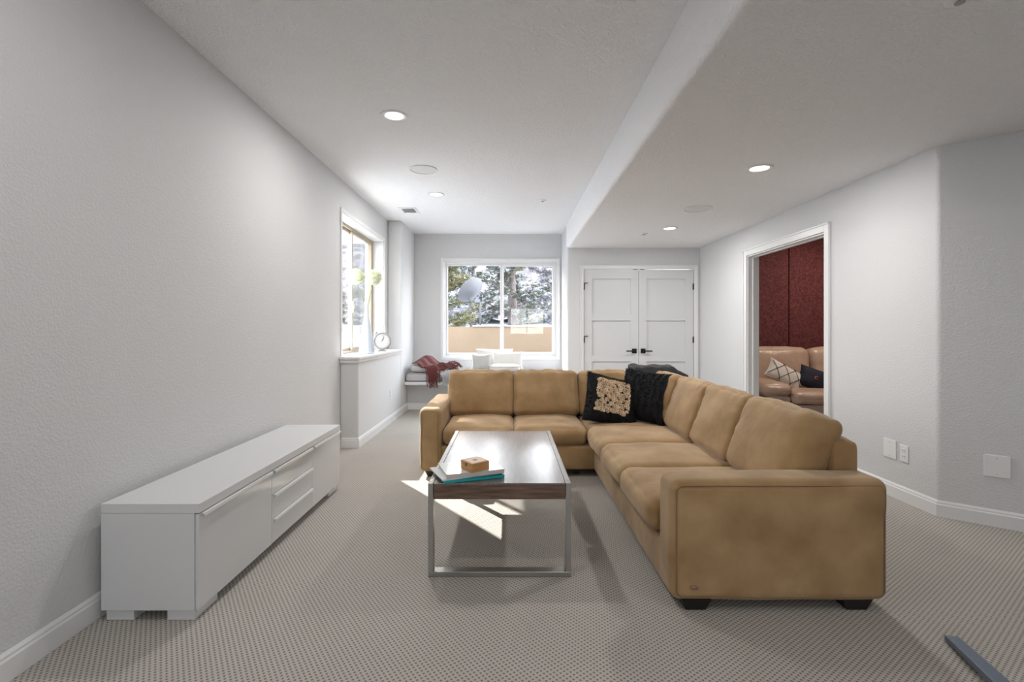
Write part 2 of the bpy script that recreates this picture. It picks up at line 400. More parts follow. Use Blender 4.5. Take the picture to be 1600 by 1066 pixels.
# closet interior back (closed doors, keeps light out)
struct(MB().box(0.97, 2.92, 7.75, 7.8, 0, ZC).build('wall_closet_back', M['wall']), 'closet back wall behind the double doors', 'wall')
# right wall with doorway
OY0, OY1, OZ = 4.31, 5.72, 2.085
Dg = Vector((0.305, -0.25)).normalized(); Nn = Vector((-Dg.y, Dg.x))    # angled wall direction, outward normal (away from room)
c0 = Vector((XR, 3.18)); c1 = c0+Dg*3.1
mb = MB()
mb.box(XR, 2.92, OY1, YC, 0, ZC); mb.box(XR, 2.92, 3.3, OY0, 0, ZC); mb.box(XR, 2.92, OY0, OY1, OZ, ZC)
struct(mb.build('wall_right', M['wall']), 'light grey wall on the right with the open doorway', 'wall')
rr_ = 0.05
aa = math.atan2(Dg.y, Dg.x)
# bullnose corner: circle tangent to x=XR plane and angled wall
half = (PI - (aa - (-PI/2)))/2
cx = XR+rr_; 
t_ = rr_/math.tan((PI-(aa+PI/2))/2+0.0)
pts = [(XR, 3.3), (XR, 3.18+0.02)]
s0 = Vector((XR, 3.18+0.02)); s2 = c0+Dg*0.02
for i in range(1, 6):
    t = i/6; p = s0*(1-t)**2+c0*2*t*(1-t)+s2*t*t; pts.append((p.x, p.y))
e1 = c1+Nn*0.12
pts += [(s2.x, s2.y), (c1.x, c1.y), (e1.x, e1.y), (2.92, 3.3)]
struct(MB().prism(pts, 0, ZC).build('wall_diagonal', M['wall'], angle=0.6), 'darker grey angled wall at the right edge', 'wall')
struct(MB().box(c1.x, c1.x+0.12, YR, c1.y+0.1, 0, ZC).build('wall_far_right', M['wall']), 'grey side wall behind the viewer', 'wall')
# rear wall; its window opening is added for sky fill
mb = MB(); mb.box(-2.0, 0.0, YR-0.15, YR, 0, ZC); mb.box(1.4, 5.5, YR-0.15, YR, 0, ZC); mb.box(0, 1.4, YR-0.15, YR, 2.1, ZC); mb.box(0, 1.4, YR-0.15, YR, 0, 1.0)
struct(mb.build('wall_rear', M['wall']), 'grey rear wall behind the viewer with a window opening added for fill light', 'wall')
# theatre room
mb = MB(); mb.box(2.92, 6.5, 7.03, 7.15, 0, 2.8)
tw = struct(mb.build('wall_theatre_back', M['darkred']), 'red fabric panelled wall seen through the doorway', 'wall')
px = [2.94, 4.02, 5.24, 6.44]
for a, b in zip(px[:-1], px[1:]):
    MB().box(a+0.006, b-0.006, 6.995, 7.035, 0.1, 2.64).build('panel', M['red'], tw, bevel=0.008)
struct(MB().box(6.38, 6.5, 1.8, 7.1, 0, 2.8).build('wall_theatre_side', M['darkred']), 'dark red side wall of the theatre room', 'wall')
mb = MB(); mb.box(4.3, 6.5, 1.8, 1.92, 0, 2.8)
struct(mb.build('wall_theatre_front', M['darkred']), 'dark red front wall of the theatre room', 'wall')
struct(MB().box(2.921, 6.5, 1.5, 7.15, 2.66, 2.8).build('ceiling_theatre', M['darkred']), 'dark red ceiling of the theatre room', 'ceiling')

# baseboards
def baseboard(name, pts, label, h=0.105, t=0.014):
    """pts: wall-foot polyline; board to the left side of the direction"""
    prof = [(0, 0), (t, 0), (t, h-0.028), (t-0.004, h-0.02), (t-0.004, h-0.012), (0.003, h), (0, h)]
    mb = MB(); n = len(pts); P = [Vector(p) for p in pts]; offs = []
    for i in range(n):
        d0 = (P[i]-P[i-1]).normalized() if i > 0 else None
        d1 = (P[i+1]-P[i]).normalized() if i < n-1 else None
        if d0 is None: d0 = d1
        if d1 is None: d1 = d0
        n0 = Vector((-d0.y, d0.x)); n1 = Vector((-d1.y, d1.x)); m_ = (n0+n1).normalized(); offs.append(m_/max(m_.dot(n0), 0.3))
    vs = []; fs = []; k = len(prof)
    for i in range(n):
        for (o, z) in prof:
            q = P[i]+offs[i]*(o+0.001); vs.append((q.x, q.y, z+0.001))
    for i in range(n-1):
        for j in range(k): fs.append((i*k+j, i*k+(j+1) % k, (i+1)*k+(j+1) % k, (i+1)*k+j))
    fs.append(tuple(range(k))); fs.append(tuple((n-1)*k+j for j in range(k))[::-1])
    mb.add(vs, fs)
    return struct(mb.build(name, M['trim']), label, 'baseboard')
baseboard('baseboard_left', [(XL, 4.995), (XL, YR)], 'white baseboard along the long left wall')
baseboard('baseboard_ledge', [(-1.556, 7.39), (-1.556, 5.01), (XL+0.016, 5.01)], 'white baseboard around the foot of the ledge wall')
baseboard('baseboard_right', [(c1.x-0.01, c1.y), (c0.x, c0.y), (XR, OY0-0.08)][0:1]+[(c0.x, c0.y), (XR, OY0-0.08)], 'white baseboard round the right wall corner')
baseboard('baseboard_right', [(XR, OY1+0.08), (XR, YC-0.02)], 'white baseboard between doorway and closet wall')
baseboard('baseboard_closet', [(1.03, YC), (0.87, YC)], 'short white baseboard left of the double doors')

# left window
w1 = struct(MB().box(XL-0.001, XL+0.012, WY0-0.035, WY0, WZ0, WZ1+0.035).box(XL-0.001, XL+0.012, WY1, WY1+0.035, WZ0, WZ1+0.035).box(XL-0.001, XL+0.012, WY0, WY1, WZ1, WZ1+0.035)
            .box(-1.90, XL, WY0, WY0+0.012, WZ0, WZ1).box(-1.90, XL, WY1-0.012, WY1, WZ0, WZ1).box(-1.90, XL, WY0, WY1, WZ1-0.012, WZ1).build('window_1', M['trim']), 'tall tan-framed sliding window above the left ledge', 'window')
def frame_yz(x0, x1, y0, y1, z0, z1, w):
    return MB().box(x0, x1, y0, y0+w, z0, z1).box(x0, x1, y1-w, y1, z0, z1).box(x0, x1, y0+w, y1-w, z0, z0+w).box(x0, x1, y0+w, y1-w, z1-w, z1)
frame_yz(-1.955, -1.885, WY0+0.012, WY1-0.012, WZ0, WZ1-0.012, 0.03).build('window_frame', M['tanframe'], w1, bevel=0.003)
ymid = 5.87
s1 = frame_yz(-1.915, -1.890, ymid-0.03, WY1-0.043, WZ0+0.031, WZ1-0.043, 0.035).build('sash', M['tanframe'], w1, bevel=0.003)
s2 = frame_yz(-1.945, -1.918, WY0+0.043, ymid+0.03, WZ0+0.031, WZ1-0.043, 0.035).build('sash', M['tanframe'], w1, bevel=0.003)
MB().box(-1.905, -1.900, ymid+0.005, WY1-0.078, WZ0+0.066, WZ1-0.078).build('pane', M['glass'], s1)
MB().box(-1.934, -1.929, WY0+0.078, ymid-0.005, WZ0+0.066, WZ1-0.078).build('pane', M['glass'], s2)
MB().box(-1.952, -1.9505, ymid, WY1-0.045, WZ0+0.03, WZ1-0.045).build('insect_screen', M['screen'], w1)
MB().box(-1.89, -1.872, ymid-0.028, ymid-0.008, 1.42, 1.56).box(-1.885, -1.862, ymid-0.024, ymid-0.012, 1.47, 1.50).build('sash_latch', M['tanframe'], w1, bevel=0.003)
# ledge sill board
mb = MB().box(-1.95, XL+0.01, WY0+0.001, WY1-0.001, WZ0-0.03, WZ0).box(XL+0.001, -1.53, 4.975, 6.968, WZ0-0.03, WZ0)
mb.box(XL-0.0+0.001, -1.545, 4.99, 6.968, WZ0-0.065, WZ0-0.031)
struct(mb.build('trim_1', M['trim'], bevel=0.006), 'white sill board capping the ledge below the left window', 'sill')

# back window
cw = 0.042
def frame_xz(y0, y1, x0, x1, z0, z1, w, wt=None, wb=None):
    wt = wt or w; wb = wb or w
    return MB().box(x0, x0+w, y0, y1, z0, z1).box(x1-w, x1, y0, y1, z0, z1).box(x0+w, x1-w, y0, y1, z0, z0+wb).box(x0+w, x1-w, y0, y1, z1-wt, z1)
w2 = struct(frame_xz(YB-0.018, YB-0.001, BX0-cw, BX1+cw, BZ0-cw, BZ1+cw, cw).build('window_2', M['trim'], bevel=0.005), 'large white two-pane sliding window above the window seat', 'window')
frame_xz(YB, YB+0.06, BX0+0.0005, BX1-0.0005, BZ0+0.0005, BZ1-0.0005, 0.012).build('window_jamb', M['trim'], w2)
frame_xz(YB+0.06, YB+0.13, BX0+0.0005, BX1-0.0005, BZ0+0.0005, BZ1-0.0005, 0.035).build('window_frame', M['vinyl'], w2, bevel=0.004)
xm = -0.125
sa = frame_xz(YB+0.065, YB+0.09, xm-0.03, BX1-0.036, BZ0+0.036, BZ1-0.036, 0.045).build('sash', M['vinyl'], w2, bevel=0.004)
sb = frame_xz(YB+0.095, YB+0.12, BX0+0.036, xm+0.03, BZ0+0.036, BZ1-0.036, 0.03).build('sash', M['vinyl'], w2, bevel=0.004)
MB().box(xm+0.01, BX1-0.08, YB+0.075, YB+0.08, BZ0+0.08, BZ1-0.08).build('pane', M['glass'], sa)
MB().box(BX0+0.066, xm+0.0, YB+0.105, YB+0.11, BZ0+0.066, BZ1-0.066).build('pane', M['glass'], sb)
# unseen rear window, added to let soft fill light into the room
w3 = struct(frame_xz(YR-0.12, YR-0.04, 0.002, 1.398, 1.002, 2.098, 0.05).build('added_rear_window', M['vinyl']), 'unseen white sliding window added in the rear wall for fill light', 'window')
MB().box(0.052, 1.348, YR-0.10, YR-0.095, 1.052, 2.048).build('pane', M['glass'], w3)
MB().box(0.68, 0.72, YR-0.09, YR-0.06, 1.052, 2.048).build('mullion', M['vinyl'], w3)

# closet double doors
cs = MB().box(DX0-0.055, DX0, YC-0.016, YC-0.001, 0.002, DZ+0.055).box(DX1, DX1+0.055, YC-0.016, YC-0.001, 0.002, DZ+0.055).box(DX0, DX1, YC-0.016, YC-0.001, DZ, DZ+0.055)
cs.box(DX0-0.055, DX0-0.045, YC-0.024, YC-0.016, 0.002, DZ+0.055).box(DX1+0.045, DX1+0.055, YC-0.024, YC-0.016, 0.002, DZ+0.055).box(DX0-0.045, DX1+0.045, YC-0.024, YC-0.016, DZ+0.045, DZ+0.055)
struct(cs.build('trim_2', M['trim'], bevel=0.003), 'white casing around the double doors', 'door casing')
def closet_door(name, x0, x1, hinge_left):
    y0, y1 = YC+0.004, YC+0.040
    st = 0.115; pz = [(1.967, 1.436), (1.35, 0.834), (0.75, 0.20)]
    d = MB().box(x0, x0+st, y0, y1, 0.012, 2.098).box(x1-st, x1, y0, y1, 0.012, 2.098)
    zs = [2.098, 1.967, 1.436, 1.35, 0.834, 0.75, 0.20, 0.012]
    for a, b in ((0, 1), (2, 3), (4, 5), (6, 7)): d.box(x0+st, x1-st, y0, y1, zs[b], zs[a])
    o = struct(d.build(name, M['door']), 'white three-panel closet door, %s leaf with black lever' % ('left' if hinge_left else 'right'), 'door')
    for (a, b) in pz: MB().box(x0+st-0.002, x1-st+0.002, y0+0.019, y1-0.006, b-0.002, a+0.002).build('panel', M['door'], o)
    s = 1 if hinge_left else -1
    hx = (x1-0.062) if hinge_left else (x0+0.062)
    h = MB().box(hx-0.034, hx+0.034, y0-0.010, y0, 0.870, 0.938).build('handle', M['black'], o, bevel=0.002)
    MB().box(hx-0.011, hx+0.011, y0-0.045, y0-0.0101, 0.893, 0.915).box(min(hx-s*0.125, hx+s*0.011), max(hx-s*0.125, hx+s*0.011), y0-0.055, y0-0.040, 0.895, 0.913).build('lever', M['black'], h, bevel=0.002)
    ex = x0 if hinge_left else x1
    for z in (1.85, 1.07, 0.25):
        hh = MB().box(ex-0.010, ex+0.010, y0-0.016, y0+0.001, z-0.045, z+0.045)
        if hinge_left: hh.box(ex, ex+0.06, y0-0.02, y0-0.01, z+0.047, z+0.057)
        hh.build('hinge', M['black'], o, bevel=0.002)
    cxx = x1-0.05 if hinge_left else x0+0.05
    MB().box(cxx-0.03, cxx+0.03, y0-0.004, y0+0.01, 2.0985, 2.106).build('door_catch', M['black'], o)
    return o
closet_door('door_1', 1.096, 1.897, True); closet_door('door_2', 1.903, 2.704, False)

# doorway casing and jamb
mb = MB()
cwd = 0.075
for x0, x1 in ((XR-0.016, XR-0.001), (2.921, 2.936)):
    mb.box(x0, x1, OY0-cwd, OY0, 0.002, OZ+cwd).box(x0, x1, OY1, OY1+cwd, 0.002, OZ+cwd).box(x0, x1, OY0, OY1, OZ, OZ+cwd)
mb.box(XR-0.024, XR-0.016, OY0-cwd, OY0-cwd+0.016, 0.002, OZ+cwd).box(XR-0.024, XR-0.016, OY1+cwd-0.016, OY1+cwd, 0.002, OZ+cwd).box(XR-0.024, XR-0.016, OY0-cwd, OY1+cwd, OZ+cwd-0.016, OZ+cwd)
mb.box(XR-0.001, 2.921, OY0, OY0+0.014, 0.002, OZ).box(XR-0.001, 2.921, OY1-0.014, OY1, 0.002, OZ).box(XR-0.001, 2.921, OY0+0.014, OY1-0.014, OZ-0.014, OZ)
mb.box(2.85, 2.88, OY1-0.026, OY1-0.014, 0.002, OZ-0.014).box(2.85, 2.88, OY0+0.014, OY1-0.014, OZ-0.026, OZ-0.014)
struct(mb.build('trim_3', M['trim'], bevel=0.003), 'white casing and jambs of the doorway in the right wall', 'door casing')

# window seat bench
ws = thing('window_seat', 'built-in grey window seat with white nosing in the alcove', 'bench', (-0.35, 7.6, 0))
def loc(o, root):   # convert world-built child to local
    o.location = -root.location; return o
loc(MB().box(-1.554, 0.848, 7.40, 7.955, 0.001, 0.395).build('base', M['wall'], ws), ws)
loc(MB().box(-1.554, 0.850, 7.19, 7.955, 0.396, 0.442).build('seat_board', M['trim'], ws, bevel=0.008), ws)
loc(MB().box(-1.554, 0.848, 7.385, 7.399, 0.001, 0.105).build('skirting', M['trim'], ws, bevel=0.004), ws)

# ================================================================== CEILING FIXTURES
def downlight(x, y, z, label, power):
    t = thing('recessed_light', label, 'ceiling light', (x, y, z), 0, 'recessed ceiling lights')
    MB().lathe([(0.066, 0.004), (0.066, -0.002), (0.080, -0.007), (0.095, -0.005), (0.098, -0.001), (0.098, 0.0)], 40, close=False).build('trim_ring', M['plastic'], t, smooth=True)
    MB().lathe([(0.0005, -0.001), (0.066, -0.001), (0.066, 0.0), (0.0005, 0.0)], 32, close=False).build('lens', M['lamp'], t)
    d = bpy.data.lights.new('lamp', 'AREA'); d.shape = 'DISK'; d.size = 0.12; d.energy = power; d.color = (1, 0.985, 0.965)
    o = bpy.data.objects.new('lamp', d); COL.objects.link(o); o.parent = t; o.location = (0, 0, -0.012)
PW = 12
downlight(-0.84, 3.55, ZC-0.0005, 'recessed light nearest on the upper left ceiling', PW)
downlight(-0.85, 5.62, ZC-0.0005, 'recessed light farther back by the air vent', PW)
downlight(1.86, 3.62, ZL-0.0005, 'recessed light nearest on the lower right ceiling', PW)
downlight(1.90, 5.77, ZL-0.0005, 'recessed light farther back on the lower ceiling before the closet', PW)
downlight(-0.84, 1.2, ZC-0.0005, 'unseen recessed fill light added to the upper ceiling above the viewer', 7)  # this and the next two are out of view, added to brighten the interior
downlight(1.86, 0.4, ZL-0.0005, 'unseen recessed fill light added to the lower ceiling beside the viewer', 7)
downlight(-0.84, -1.4, ZC-0.0005, 'unseen recessed fill light added to the upper ceiling behind the viewer', 7)
def speaker(x, y, z, label):
    t = thing('ceiling_speaker', label, 'speaker', (x, y, z), 0, 'round ceiling speakers')
    MB().lathe([(0.118, 0.0), (0.118, -0.006), (0.128, -0.009), (0.137, -0.006), (0.138, 0.0)], 48, close=False).build('rim', M['plastic'], t, smooth=True)
    MB().lathe([(0.0005, -0.003), (0.118, -0.003), (0.118, 0), (0.0005, 0)], 40, close=False).build('grille', mat('speaker_grille', (0.76, 0.76, 0.76), 0.7, bump=0.6, bscale=500, bdist=0.002), t)
speaker(-0.84, 4.74, ZC-0.0005, 'round white ceiling speaker between the two left lights')
speaker(1.87, 4.83, ZL-0.0005, 'round white ceiling speaker between the two right lights')
def sprinkler(x, y, z, label, r=0.045):
    t = thing('sprinkler', label, 'sprinkler', (x, y, z), 0, 'ceiling sprinkler heads')
    MB().lathe([(0.0005, 0), (r, 0), (r, -0.004), (r*0.75, -0.010), (0.0005, -0.010)], 28, close=False).build('escutcheon', M['plastic'], t, smooth=True)
    MB().lathe([(0.0005, -0.0101), (0.009, -0.0101), (0.009, -0.014), (0.016, -0.016), (0.016, -0.018), (0.0005, -0.019)], 16, close=False).build('sprinkler_head', M['clockbody'], t)
sprinkler(0.40, 5.87, ZC-0.0005, 'small white sprinkler on the upper ceiling near the alcove')
sprinkler(1.68, 6.08, ZL-0.0005, 'small white sprinkler on the lower ceiling before the closet doors')
sprinkler(1.63, 1.76, ZL-0.0005, 'small white sprinkler at the top edge of the view')
vt = thing('air_vent', 'small white rectangular ceiling air vent near the alcove corner', 'vent', (-1.31, 6.36, ZC-0.0005))
MB().box(-0.11, 0.11, -0.15, -0.11, -0.008, 0).box(-0.11, 0.11, 0.11, 0.15, -0.008, 0).box(-0.11, -0.08, -0.11, 0.11, -0.008, 0).box(0.08, 0.11, -0.11, 0.11, -0.008, 0).build('frame', M['plastic'], vt, bevel=0.002)
MB().box(-0.08, 0.08, -0.11, 0.11, -0.001, 0).build('backing', mat('vent_grey', (0.28, 0.28, 0.28), 0.7), vt)
sl = None
for k in range(7):
    y = -0.09+k*0.03
    if sl is None:
        sl = MB().box(-0.08, 0.08, -0.011, 0.011, -0.0015, 0.0).build('slat', M['plastic'], vt)
        sl.location = (0, y, -0.005); sl.rotation_euler = (0.45, 0, 0)
    else:
        s_ = sl.copy(); COL.objects.link(s_); s_.location = (0, y, -0.005)
# wall plates
def plate(name, label, cat, loc_, rz, w, h, outlet=False, group=None):
    t = thing(name, label, cat, loc_, rz, group)
    MB().box(-w/2, w/2, -0.006, 0, -h/2, h/2).build('cover_plate', M['plastic'], t, bevel=0.003)
    if outlet:
        for s in (-1, 1):
            f = MB().box(-0.016, 0.016, -0.008, -0.0061, s*0.021-0.014, s*0.021+0.014).build('socket', M['plastic'], t, bevel=0.002)
            MB().box(-0.008, -0.005, -0.0086, -0.0081, s*0.021-0.004, s*0.021+0.007).box(0.005, 0.008, -0.0086, -0.0081, s*0.021-0.004, s*0.021+0.007).build('slots', M['darkslot'], f)
    else:
        for s in (-1, 1): MB().lathe([(0.0003, 0), (0.003, 0), (0.003, 0.001), (0.0003, 0.001)], 10, mx=T(0, -0.0061, s*h*0.36) @ R(PI/2, 'X'), close=False).build('screw', M['clockbody'], t)
    return t
plate('wall_plate', 'square blank white wall plate beside the outlet, right wall', 'wall plate', (XR-0.001, 3.575, 0.345), -PI/2, 0.118, 0.135)
plate('electrical_outlet', 'white duplex outlet right of the blank plate on the right wall', 'outlet', (XR-0.001, 3.445, 0.340), -PI/2, 0.072, 0.118, True)
plate('electrical_outlet', 'small white outlet low on the ledge wall', 'outlet', (-1.555, 6.36, 0.375), PI/2, 0.072, 0.118, True)
pp = c0+Dg*0.275; qn = -Nn
plate('wall_plate', 'blank white wall plate on the dark angled wall', 'wall plate', (pp.x+qn.x*0.001, pp.y+qn.y*0.001, 0.375), aa, 0.12, 0.135)

# ================================================================== TV BENCH
tb = thing('tv_bench', 'long low white lacquer media bench along the left wall', 'media bench', (-1.5, 2.875, 0))
def tbp(mb, name, m, bevel=0.0015): return loc(mb.build(name, m, tb, bevel=bevel), tb)
cx0, cx1, cy0, cy1 = -1.705, -1.315, 2.03, 3.72
tbp(MB().box(cx0, cx1, cy0, cy1, 0.046, 0.452), 'carcass', M['satin'])
tbp(MB().box(cx0, -1.294, cy0-0.001, cy1+0.001, 0.4525, 0.492), 'top', M['satin'], 0.002)
for (x, y) in ((-1.69, cy0+0.01), (-1.435, cy0+0.01), (-1.69, 3.55), (-1.435, 3.55)):
    tbp(MB().box(x, x+0.115, y, y+0.16, 0.001, 0.0455), 'leg', M['satin'])
fy = [2.03, 2.655, 3.20, 3.72]
def front(name, y0, y1, z0, z1):
    y0 += 0.002; y1 -= 0.002
    o = tbp(MB().box(-1.3125, -1.297, y0, y1, z0, z1), name, M['gloss'])
    MB().box(-1.2968, -1.285, y0+0.02, y1-0.005, z1-0.007, z1-0.001).box(-1.288, -1.285, y0+0.02, y1-0.005, z1-0.016, z1-0.0072).build('lip_handle', M['plastic'], o, bevel=0.001)
    return o
front('door', fy[0], fy[1], 0.048, 0.448); front('door', fy[2], fy[3], 0.048, 0.448)
zz = [0.048, 0.180, 0.314, 0.448]
for a, b in zip(zz[:-1], zz[1:]): front('drawer', fy[1], fy[2], a+0.002, b-0.001)

# ================================================================== COFFEE TABLE
ct = thing('coffee_table', 'dark wood coffee table with brushed steel frame legs', 'table', (-0.05, 3.02, 0))
def ctp(mb, name, m, **k): return loc(mb.build(name, m, ct, **k), ct)
tx0, tx1, ty0, ty1, tz = -0.401, 0.303, 2.395, 3.64, 0.463
ctp(MB().box(tx0+0.027, tx1-0.027, ty0+0.004, ty1-0.004, tz-0.012, tz-0.001), 'tabletop', M['tabletop'], bevel=0.001)
ctp(MB().box(tx0+0.027, tx1-0.027, ty0+0.006, ty0+0.03, tz-0.082, tz-0.0125).box(tx0+0.027, tx1-0.027, ty1-0.03, ty1-0.006, tz-0.082, tz-0.0125)
    .box(tx0+0.027, tx0+0.05, ty0+0.03, ty1-0.03, tz-0.082, tz-0.0125).box(tx1-0.05, tx1-0.027, ty0+0.03, ty1-0.03, tz-0.082, tz-0.0125), 'apron', M['apron'], bevel=0.002)
for x in (tx0, tx1-0.025):
    ctp(MB().box(x, x+0.025, ty0+0.051, ty1-0.051, tz-0.05, tz), 'side_rail', M['steel'], bevel=0.0015)
for y in (ty0, ty1-0.05):
    for x in (tx0, tx1-0.025):
        ctp(MB().box(x, x+0.025, y, y+0.05, 0.0265, tz), 'leg', M['steel'], bevel=0.0015)
    ctp(MB().box(tx0, tx1, y, y+0.05, 0.001, 0.026), 'bottom_bar', M['steel'], bevel=0.0015)
# books and box
def book(name, label, cx, cy, z, w, d, t, rz, cover, pages, group=None, spine=None):
    b = thing(name, label, 'book', (cx, cy, z), rz, group)
    MB().box(-w/2+0.004, w/2-0.004, -d/2+0.003, d/2-0.004, 0.0022, t-0.0022).build('pages', pages, b)
    MB().box(-w/2, w/2, -d/2, d/2, 0, 0.002).box(-w/2, w/2, -d/2, d/2, t-0.002, t).build('cover', cover, b)
    MB().box(-w/2, w/2, -d/2-0.0015, -d/2+0.002, 0, t).build('spine', spine or cover, b)
    return b
RB = math.radians(19.5)
book('book', 'turquoise softcover at the bottom of the coffee table pile', -0.213, 2.545, tz+0.001, 0.315, 0.235, 0.013, RB, M['teal'], M['paper'], 'books on the coffee table', M['teal'])
book('magazine', 'thin white magazine sticking out between the two books', -0.232, 2.552, tz+0.0145, 0.318, 0.232, 0.006, RB+0.09, M['cover'], M['paper'], 'books on the coffee table')
book('book', 'glossy white hardback on top of the pile, under the box', -0.205, 2.55, tz+0.021, 0.30, 0.225, 0.020, RB, M['cover'], M['paper'], 'books on the coffee table', M['spine'])
bx = thing('keepsake_box', 'small square wooden box with clasp on the books', 'box', (-0.177, 2.497, tz+0.0415), math.radians(38))
s = 0.053
MB().box(-s, s, -s, s, 0, 0.034).build('body', M['boxwood'], bx, bevel=0.002)
ld = MB().box(-s, s, -s, s, 0.0345, 0.045).build('lid', M['boxwood'], bx, bevel=0.002)
MB().box(-s+0.012, s-0.012, -s+0.012, s-0.012, 0.0451, 0.0458).build('inlay', M['boxlid'], ld)
MB().box(-0.012, 0.012, -0.011, 0.011, 0.0459, 0.0464).build('print', M['boxpic'], ld)
MB().box(-s-0.002, -s-0.0003, -0.006, 0.006, 0.024, 0.041).lathe([(0.0005, 0), (0.004, 0), (0.004, 0.004), (0.0005, 0.004)], 10, mx=T(-s-0.002, 0, 0.026) @ R(-PI/2, 'Y'), close=False).build('clasp', M['brass'], bx)

# ================================================================== SECTIONAL SOFA
sf = thing('sectional_sofa', 'large tan microsuede corner sectional sofa', 'sofa', (0.6, 3.6, 0))
def sfp(mb, name, m=None, smooth=True, **k): return loc(mb.build(name, m or M['suede'], sf, smooth=smooth, fix=False, **k), sf)
# bases
sfp(rbox(0.345, 0.97, 0.1, 0.02, 10, mx=T(1.045, 3.10, 0.155), bulge=(0.006, 0, 0)), 'base')
sfp(rbox(0.93, 0.33, 0.1, 0.02, 10, mx=T(0.35, 4.36, 0.155), bulge=(0, 0.006, 0)), 'base')
# back frames
sfp(rbox(0.07, 1.33, 0.325, 0.045, 16, mx=T(1.59, 3.62, 0.375)), 'back_frame')
sfp(rbox(1.12, 0.075, 0.325, 0.045, 16, mx=T(0.505, 4.88, 0.375)), 'back_frame')
# arms
def armfn(q, u):
    k = Vector((q.x*3, q.y*5, q.z*6+3)); q = q + Vector((0, 1, 0))*0 
    n_ = noise.noise(k)*0.005
    return Vector((q.x+n_*u[0], q.y+n_*u[1], q.z+n_*u[2]))
def crease(q, u):
    q = armfn(q, u)
    if u[1] < -0.9:
        q.y += 0.004*math.exp(-((q.z-0.20)/0.008)**2)*math.exp(-((q.x+0.2)/0.2)**2)
    return q
a1 = sfp(rbox(0.47, 0.098, 0.262, 0.045, 30, mx=T(1.166, 2.185, 0.307), bulge=(0.004, 0.006, 0.004), fn=crease), 'arm')
a2 = sfp(rbox(0.09, 0.47, 0.262, 0.045, 24, mx=T(-0.655, 4.47, 0.307), bulge=(0.006, 0.004, 0.004), fn=armfn), 'arm')
def rrect(hx, hz, r, n=5):
    pts = []
    for (cx_, cz_, a0) in ((hx-r, hz-r, 0), (-(hx-r), hz-r, PI/2), (-(hx-r), -(hz-r), PI), (hx-r, -(hz-r), 1.5*PI)):
        pts += [(cx_+r*math.cos(a0+PI/2*i/n), cz_+r*math.sin(a0+PI/2*i/n)) for i in range(n+1)]
    return pts
MB().tube([(1.166+x, 2.185-0.0945, 0.307+z) for x, z in rrect(0.448, 0.240, 0.03)], 0.003, 6, True).build('piping', M['suedeseam'], a1, smooth=True)
MB().tube([(-0.655+x, 4.47-0.4665, 0.307+z) for x, z in rrect(0.068, 0.240, 0.03)], 0.003, 6, True).build('piping', M['suedeseam'], a2, smooth=True)
MB().lathe([(0.0005, 0), (0.018, 0), (0.018, 0.003), (0.0005, 0.004)], 20, mx=T(0.79, 2.081, 0.115) @ R(PI/2, 'X') @ Matrix.Diagonal((1, 0.42, 1, 1)), close=False).build('badge', mat('pink_badge', (0.33, 0.15, 0.12), 0.5), a1, smooth=True)
# feet
for (x, y, w, d) in ((0.81, 2.16, 0.13, 0.11), (1.51, 2.16, 0.13, 0.11), (-0.66, 4.08, 0.08, 0.11), (-0.66, 4.85, 0.08, 0.11), (0.56, 4.12, 0.08, 0.08), (1.55, 4.85, 0.11, 0.11), (0.80, 3.9, 0.08, 0.08)):
    mb = MB(); t = 0.022
    mb.add([(x-w/2+t, y-d/2+0.01, 0.001), (x+w/2-t, y-d/2+0.01, 0.001), (x+w/2-t, y+d/2-0.01, 0.001), (x-w/2+t, y+d/2-0.01, 0.001), (x-w/2, y-d/2, 0.052), (x+w/2, y-d/2, 0.052), (x+w/2, y+d/2, 0.052), (x-w/2, y+d/2, 0.052)],
           [(0,3,2,1),(4,5,6,7),(0,1,5,4),(1,2,6,5),(2,3,7,6),(3,0,4,7)])
    sfp(mb, 'foot', M['foot'], smooth=False)
# seat cushions
def seatfn(seed, ax):
    def f(q, u):
        k = Vector((q.x*4+seed*3.1, q.y*4+seed, q.z*3)); v = noise.noise(k)*0.010 + noise.noise(k*2.7)*0.004
        q = q+Vector(u).normalized()*v
        # gathers near front/edge
        w = (q.x*34 if ax == 1 else q.y*34)
        e = max(0, abs(u[ax])-0.62)*2.6
        q.z += 0.0035*math.sin(w+noise.noise(k*2)*5)*e*(1 if u[2] > 0 else 0)
        return q
    return f
ys = [2.29, 2.885, 3.49, 4.10]
for i in range(3):
    y0, y1 = ys[i], ys[i+1]
    sfp(rbox(0.365, (y1-y0)/2-0.001, 0.080, 0.060, 26, mx=T(1.02, (y0+y1)/2, 0.334), bulge=(0.022, 0.004, 0.028), fn=seatfn(i+1, 0)), 'seat_cushion')
xs = [-0.56, 0.035, 0.655]
for i in range(2):
    x0, x1 = xs[i], xs[i+1]
    sfp(rbox((x1-x0)/2-0.001, 0.365, 0.076, 0.055, 26, mx=T((x0+x1)/2, 4.395, 0.330), bulge=(0.004, 0.022, 0.022), fn=seatfn(i+5, 1)), 'seat_cushion')
sfp(rbox(0.36, 0.32, 0.076, 0.05, 22, mx=T(1.02, 4.43, 0.328), bulge=(0.004, 0.004, 0.02), fn=seatfn(9, 1)), 'seat_cushion')
